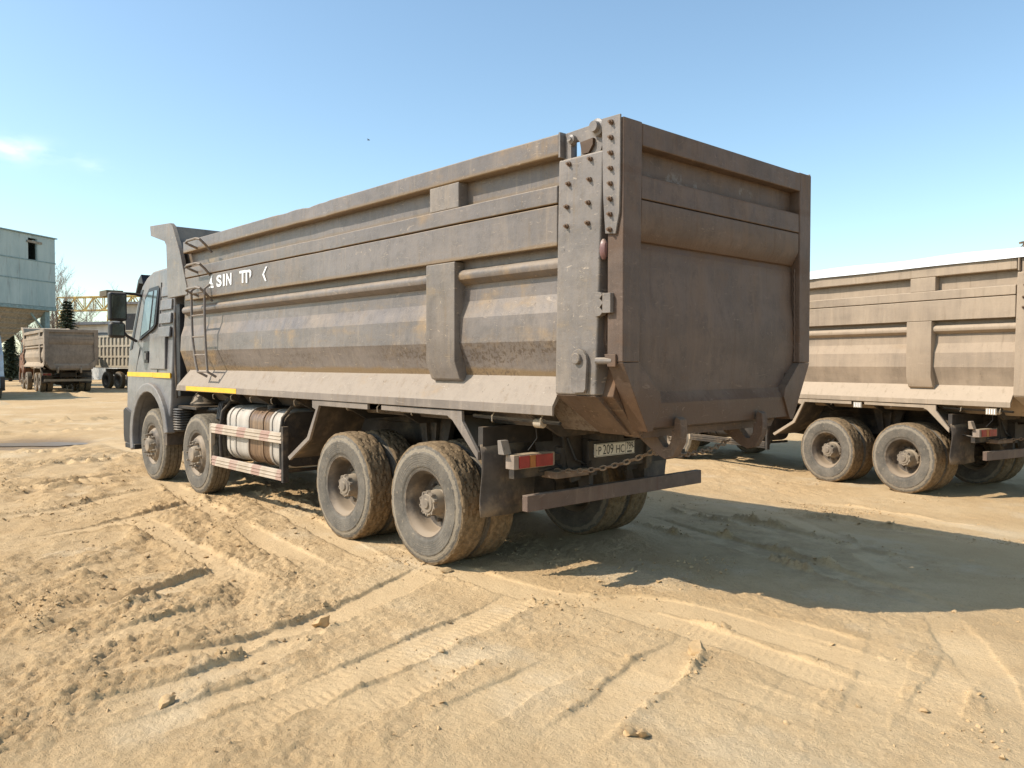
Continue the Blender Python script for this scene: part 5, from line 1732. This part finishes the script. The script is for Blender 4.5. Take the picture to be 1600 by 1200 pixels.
def bare_tree(x, y, h, seed, label):
    rr = random.Random(seed)
    z = ground_z(x, y)
    root = empty('bare_tree', (x, y, z), rr.random() * 6)
    tag(root, label, 'tree', 'leafless trees behind the yard')
    off = Vector((0, 0, 0))
    tr, cr = MB(), MB()
    pts, rad = [], []
    p = Vector((0, 0, -0.2)); d = Vector((0, 0, 1))
    for i in range(9):
        pts.append(p.copy()); rad.append(max(0.02, 0.018 * h * (1 - i / 9.2)))
        d = (d + Vector((rr.uniform(-.1, .1), rr.uniform(-.1, .1), 0))).normalized()
        p = p + d * h / 8.5
    tr.tube(pts, rad, 7)

    def branch(p, d, L, r, lev):
        q = [p.copy()]; rs_ = [r]
        n = 4
        for i in range(n):
            d = (d + Vector((rr.uniform(-.22, .22), rr.uniform(-.22, .22), rr.uniform(-.06, .22)))).normalized()
            p = p + d * L / n
            q.append(p.copy()); rs_.append(r * (1 - (i + 1) / (n + 0.6)))
            if lev < 3:
                for _ in range(2 if lev < 2 else 3):
                    dd = (d + Vector((rr.uniform(-.9, .9), rr.uniform(-.9, .9), rr.uniform(-.3, .7)))).normalized()
                    branch(p, dd, L * rr.uniform(.38, .6), max(0.009, r * 0.45), lev + 1)
        (tr if lev == 1 else cr).tube(q, rs_, 3 if lev > 1 else 5)
    for i in range(15):
        k = 2 + (i % 6)
        a = i * 2.4
        dd = Vector((math.cos(a), math.sin(a), rr.uniform(.5, 1.1))).normalized()
        branch(pts[k].lerp(pts[k + 1], rr.random()), dd, h * rr.uniform(.2, .32), rad[k] * 0.45, 1)
    tr.build('trunk', bark, root, off=off, fix=False)
    cr.build('crown', twig, root, off=off, fix=False)


def conifer(x, y, h, seed, label):
    rr = random.Random(seed)
    z = ground_z(x, y)
    root = empty('spruce_tree', (x, y, z), 0)
    tag(root, label, 'tree')
    off = Vector((0, 0, 0))
    MB().tube([(0, 0, -0.2), (0.05, 0, h * 0.5), (0, 0.03, h * 0.98)], [0.16, 0.10, 0.015], 8).build('trunk', bark, root, off=off)
    nm = MB()
    for lv in range(26):
        t = lv / 26.0
        zz = h * (0.10 + 0.88 * t)
        R = (1 - t) ** 0.85 * h * 0.24 + 0.12
        for b in range(9):
            a = b * 0.7 + lv * 1.1 + rr.uniform(-.2, .2)
            rl = R * rr.uniform(.6, 1.12)
            for s in range(9):
                f_ = (s + 0.6) / 9
                px_, py_ = math.cos(a) * rl * f_, math.sin(a) * rl * f_
                pz_ = zz - 0.22 * rl * f_ ** 1.5 + rr.uniform(-.04, .04)
                sz = 0.16 * (1.2 - 0.6 * f_) * rr.uniform(.7, 1.3)
                for _ in range(2):
                    d1 = Vector((math.cos(a) + rr.uniform(-.8, .8), math.sin(a) + rr.uniform(-.8, .8), rr.uniform(-.5, .2))).normalized() * sz * 1.7
                    d2 = d1.cross(Vector((rr.uniform(-1, 1), rr.uniform(-1, 1), 1))).normalized() * sz * 0.35
                    c = Vector((px_, py_, pz_))
                    nm.add([c - d2, c + d1 * 0.5 - d2 * 1.1, c + d1, c + d1 * 0.5 + d2 * 1.1, c + d2], [(0, 1, 2, 3, 4)])
    nm.build('crown', needle, root, off=off, fix=False)


def at_px(x, D):
    q = pix_at(x, 567, D)
    return q[0], q[1]


for i, (px, D, h, lab) in enumerate(((93, 82, 10.5, 'tall leafless tree rising just right of the teal hopper'),
                                     (78, 76, 9.0, 'leafless tree partly hidden behind the hopper leg'),
                                     (108, 84, 8.5, 'leafless tree behind the left end of the gantry girder'),
                                     (132, 90, 8.2, 'small leafless tree behind the warehouse, between spruce and yellow leg'),
                                     (60, 74, 7.0, 'low leafless tree under the hopper cone'),
                                     (40, 73, 6.6, 'low leafless tree beside the rusty orange cab'),
                                     (196, 92, 8.4, 'leafless tree behind the cab mirror'))):
    x, y = at_px(px, D)
    bare_tree(x, y, h, 20 + i, lab)
x, y = at_px(106, 66)
conifer(x, y, 6.9, 3, 'dark green spruce behind the far tan dump truck')
x, y = at_px(16, 70)
conifer(x, y, 4.2, 5, 'dark green spruce in the shade under the hopper')

# concrete yard wall closing the view under the hopper
wa, wb = pix_at(-60, 580, 72), pix_at(70, 580, 78)
uw = Vector((wb[0] - wa[0], wb[1] - wa[1], 0)); Lw = uw.length
yw = empty('concrete_wall', (wa[0], wa[1], 0.1), math.atan2(uw.y, uw.x))
tag(yw, 'grey concrete panel wall behind the hopper legs', 'wall')
cmat = plain('old_concrete', (0.26, 0.235, 0.20), 0.9, 0.2, scale=2)
for i in range(int(Lw / 2.5)):
    MB().box(i * 2.5 + 0.02, i * 2.5 + 2.48, 0, 0.15, -0.5, 2.4).build('wall_panel', cmat, yw, 0.02, off=Vector((0, 0, 0)))
    MB().box(i * 2.5 - 0.06, i * 2.5 + 0.06, -0.06, -0.002, -0.5, 2.5).build('wall_post', cmat, yw, off=Vector((0, 0, 0)))

# a bird high over the truck
bp = pix_at(576, 219, 60.0)
bird = MB()
bird.tube([(-0.22, 0, 0), (-0.1, 0, 0.02), (0.05, 0, 0.02), (0.16, 0, 0.03), (0.2, 0, 0.03)], [0.015, 0.05, 0.06, 0.035, 0.008], 8)
for s in (-1, 1):
    bird.add([(0.08, 0.03 * s, 0.03), (0.02, 0.28 * s, 0.12), (-0.06, 0.5 * s, 0.06), (-0.10, 0.26 * s, 0.10), (-0.08, 0.03 * s, 0.025), (0.0, 0.15 * s, 0.085)], [(0, 1, 5), (1, 2, 3, 5), (5, 3, 4), (0, 5, 4)])
bo = bird.build('bird', M['black'], None, off=Vector((0, 0, 0)), fix=False)
bo.scale = (0.55, 0.55, 0.55); bo.location = tuple(bp); bo.rotation_euler = (0, 0, 0.6)
tag(bo, 'small dark bird flying high above the grey truck', 'bird')

# ------------------------------------------------------------------ loosened clods
clod_mat = NT('sand_clod')
cn = clod_mat.noise(9, 6, 0.6)
cc_ = clod_mat.mix(clod_mat.ramp(cn, 0.3, 0.7), (0.43, 0.28, 0.14), (0.55, 0.375, 0.20))
clod_mat.bump(clod_mat.noise(60, 4), 0.5, 0.01)
CLOD = clod_mat.done(cc_, 0.95, 0, 0.15)


def clod_shape(seed, sub=1):
    bm = bmesh.new()
    bmesh.ops.create_icosphere(bm, subdivisions=sub, radius=1.0)
    rr = random.Random(seed)
    ph = [rr.uniform(0, 6) for _ in range(6)]
    for v in bm.verts:
        c = v.co
        k = 1 + 0.28 * math.sin(3 * c.x + ph[0]) * math.sin(2.6 * c.y + ph[1]) + 0.22 * math.sin(4.5 * c.z + ph[2] + 2 * c.x) + rr.uniform(-.16, .16)
        v.co = Vector((c.x * k * 1.15, c.y * k * 0.9, c.z * k * 0.62))
    vs = np.array([tuple(v.co) for v in bm.verts]); fs = [tuple(v.index for v in f.verts) for f in bm.faces]
    bm.free()
    return vs, fs


shapes = [clod_shape(s, 1) for s in range(6)]
prob = 1.3 * np.clip(RIDGE * 20, 0, 1) ** 1.2 + 0.08 * CHURN ** 2 + 0.5 * np.clip(fbm(GX * 1.1, GY * 1.1, 4, 131) * 5 - 3.0, 0, 1)
in_v = (CELL < 0.05) & (GZ > -0.5)
area = CELL ** 2
pw = prob * area * in_v
pw = pw / pw.sum()
rng = np.random.RandomState(12)
pick = rng.choice(len(pw), 24000, p=pw)
cl = MB()
for q in pick:
    vs, fs = shapes[rng.randint(6)]
    s = min(0.028, 0.0040 * math.exp(abs(rng.randn()) * 0.62))
    a = rng.rand() * 6.28
    ca, sa = math.cos(a) * s, math.sin(a) * s
    x0, y0, z0 = GX[q] + rng.uniform(-.02, .02), GY[q] + rng.uniform(-.02, .02), GZ[q] + s * 0.12
    tl = rng.uniform(-.5, .5)
    o0 = len(cl.v)
    cl.v += [(x0 + ca * p[0] - sa * p[1], y0 + sa * p[0] + ca * p[1], z0 + s * (p[2] + tl * p[0])) for p in vs]
    cl.f += [tuple(i + o0 for i in f) for f in fs]
co_ = cl.build('dirt_clods', CLOD, None, off=Vector((0, 0, 0)), fix=False, smooth=50)
tag(co_, 'small crumbs and clods of dry sand strewn along the wheel ridges', 'clods', kind='stuff')

# the clods one can pick out
BIG = [((1088, 1024), 0.055, 'fist-sized tilted clod beside the smooth track, right of centre'),
       ((985, 1152), 0.040, 'left one of two pale stones near the bottom middle'),
       ((1003, 1154), 0.038, 'right one of two pale stones near the bottom middle'),
       ((503, 975), 0.050, 'upright flake of dried mud on the ridge left of centre'),
       ((262, 1102), 0.042, 'dark clod on the lower left ridge'),
       ((1133, 987), 0.030, 'small clod right of the truck shadow corner'),
       ((696, 893), 0.045, 'crumbly lump of mud behind the rear left tyre'),
       ((1445, 1116), 0.022, 'small white pebble at the lower right')]
for i, ((px, py), s, lab) in enumerate(BIG):
    g = pix_ground(px, py)
    vs, fs = clod_shape(40 + i, 2)
    m = MB().add([(p[0] * s, p[1] * s, (p[2] + 0.35) * s * (1.5 if i in (0, 3) else 1.0)) for p in vs], fs)
    o = m.build('dirt_clod' if i not in (1, 2, 7) else 'stone', CLOD, None, off=Vector((0, 0, 0)), fix=False, smooth=50)
    o.location = (g[0], g[1], ground_z(g[0], g[1]) - 0.004)
    o.rotation_euler = (0.2, 0.25, i * 1.3)
    tag(o, lab, 'clod' if i not in (1, 2, 7) else 'stone', 'clods and stones lying on the sand')
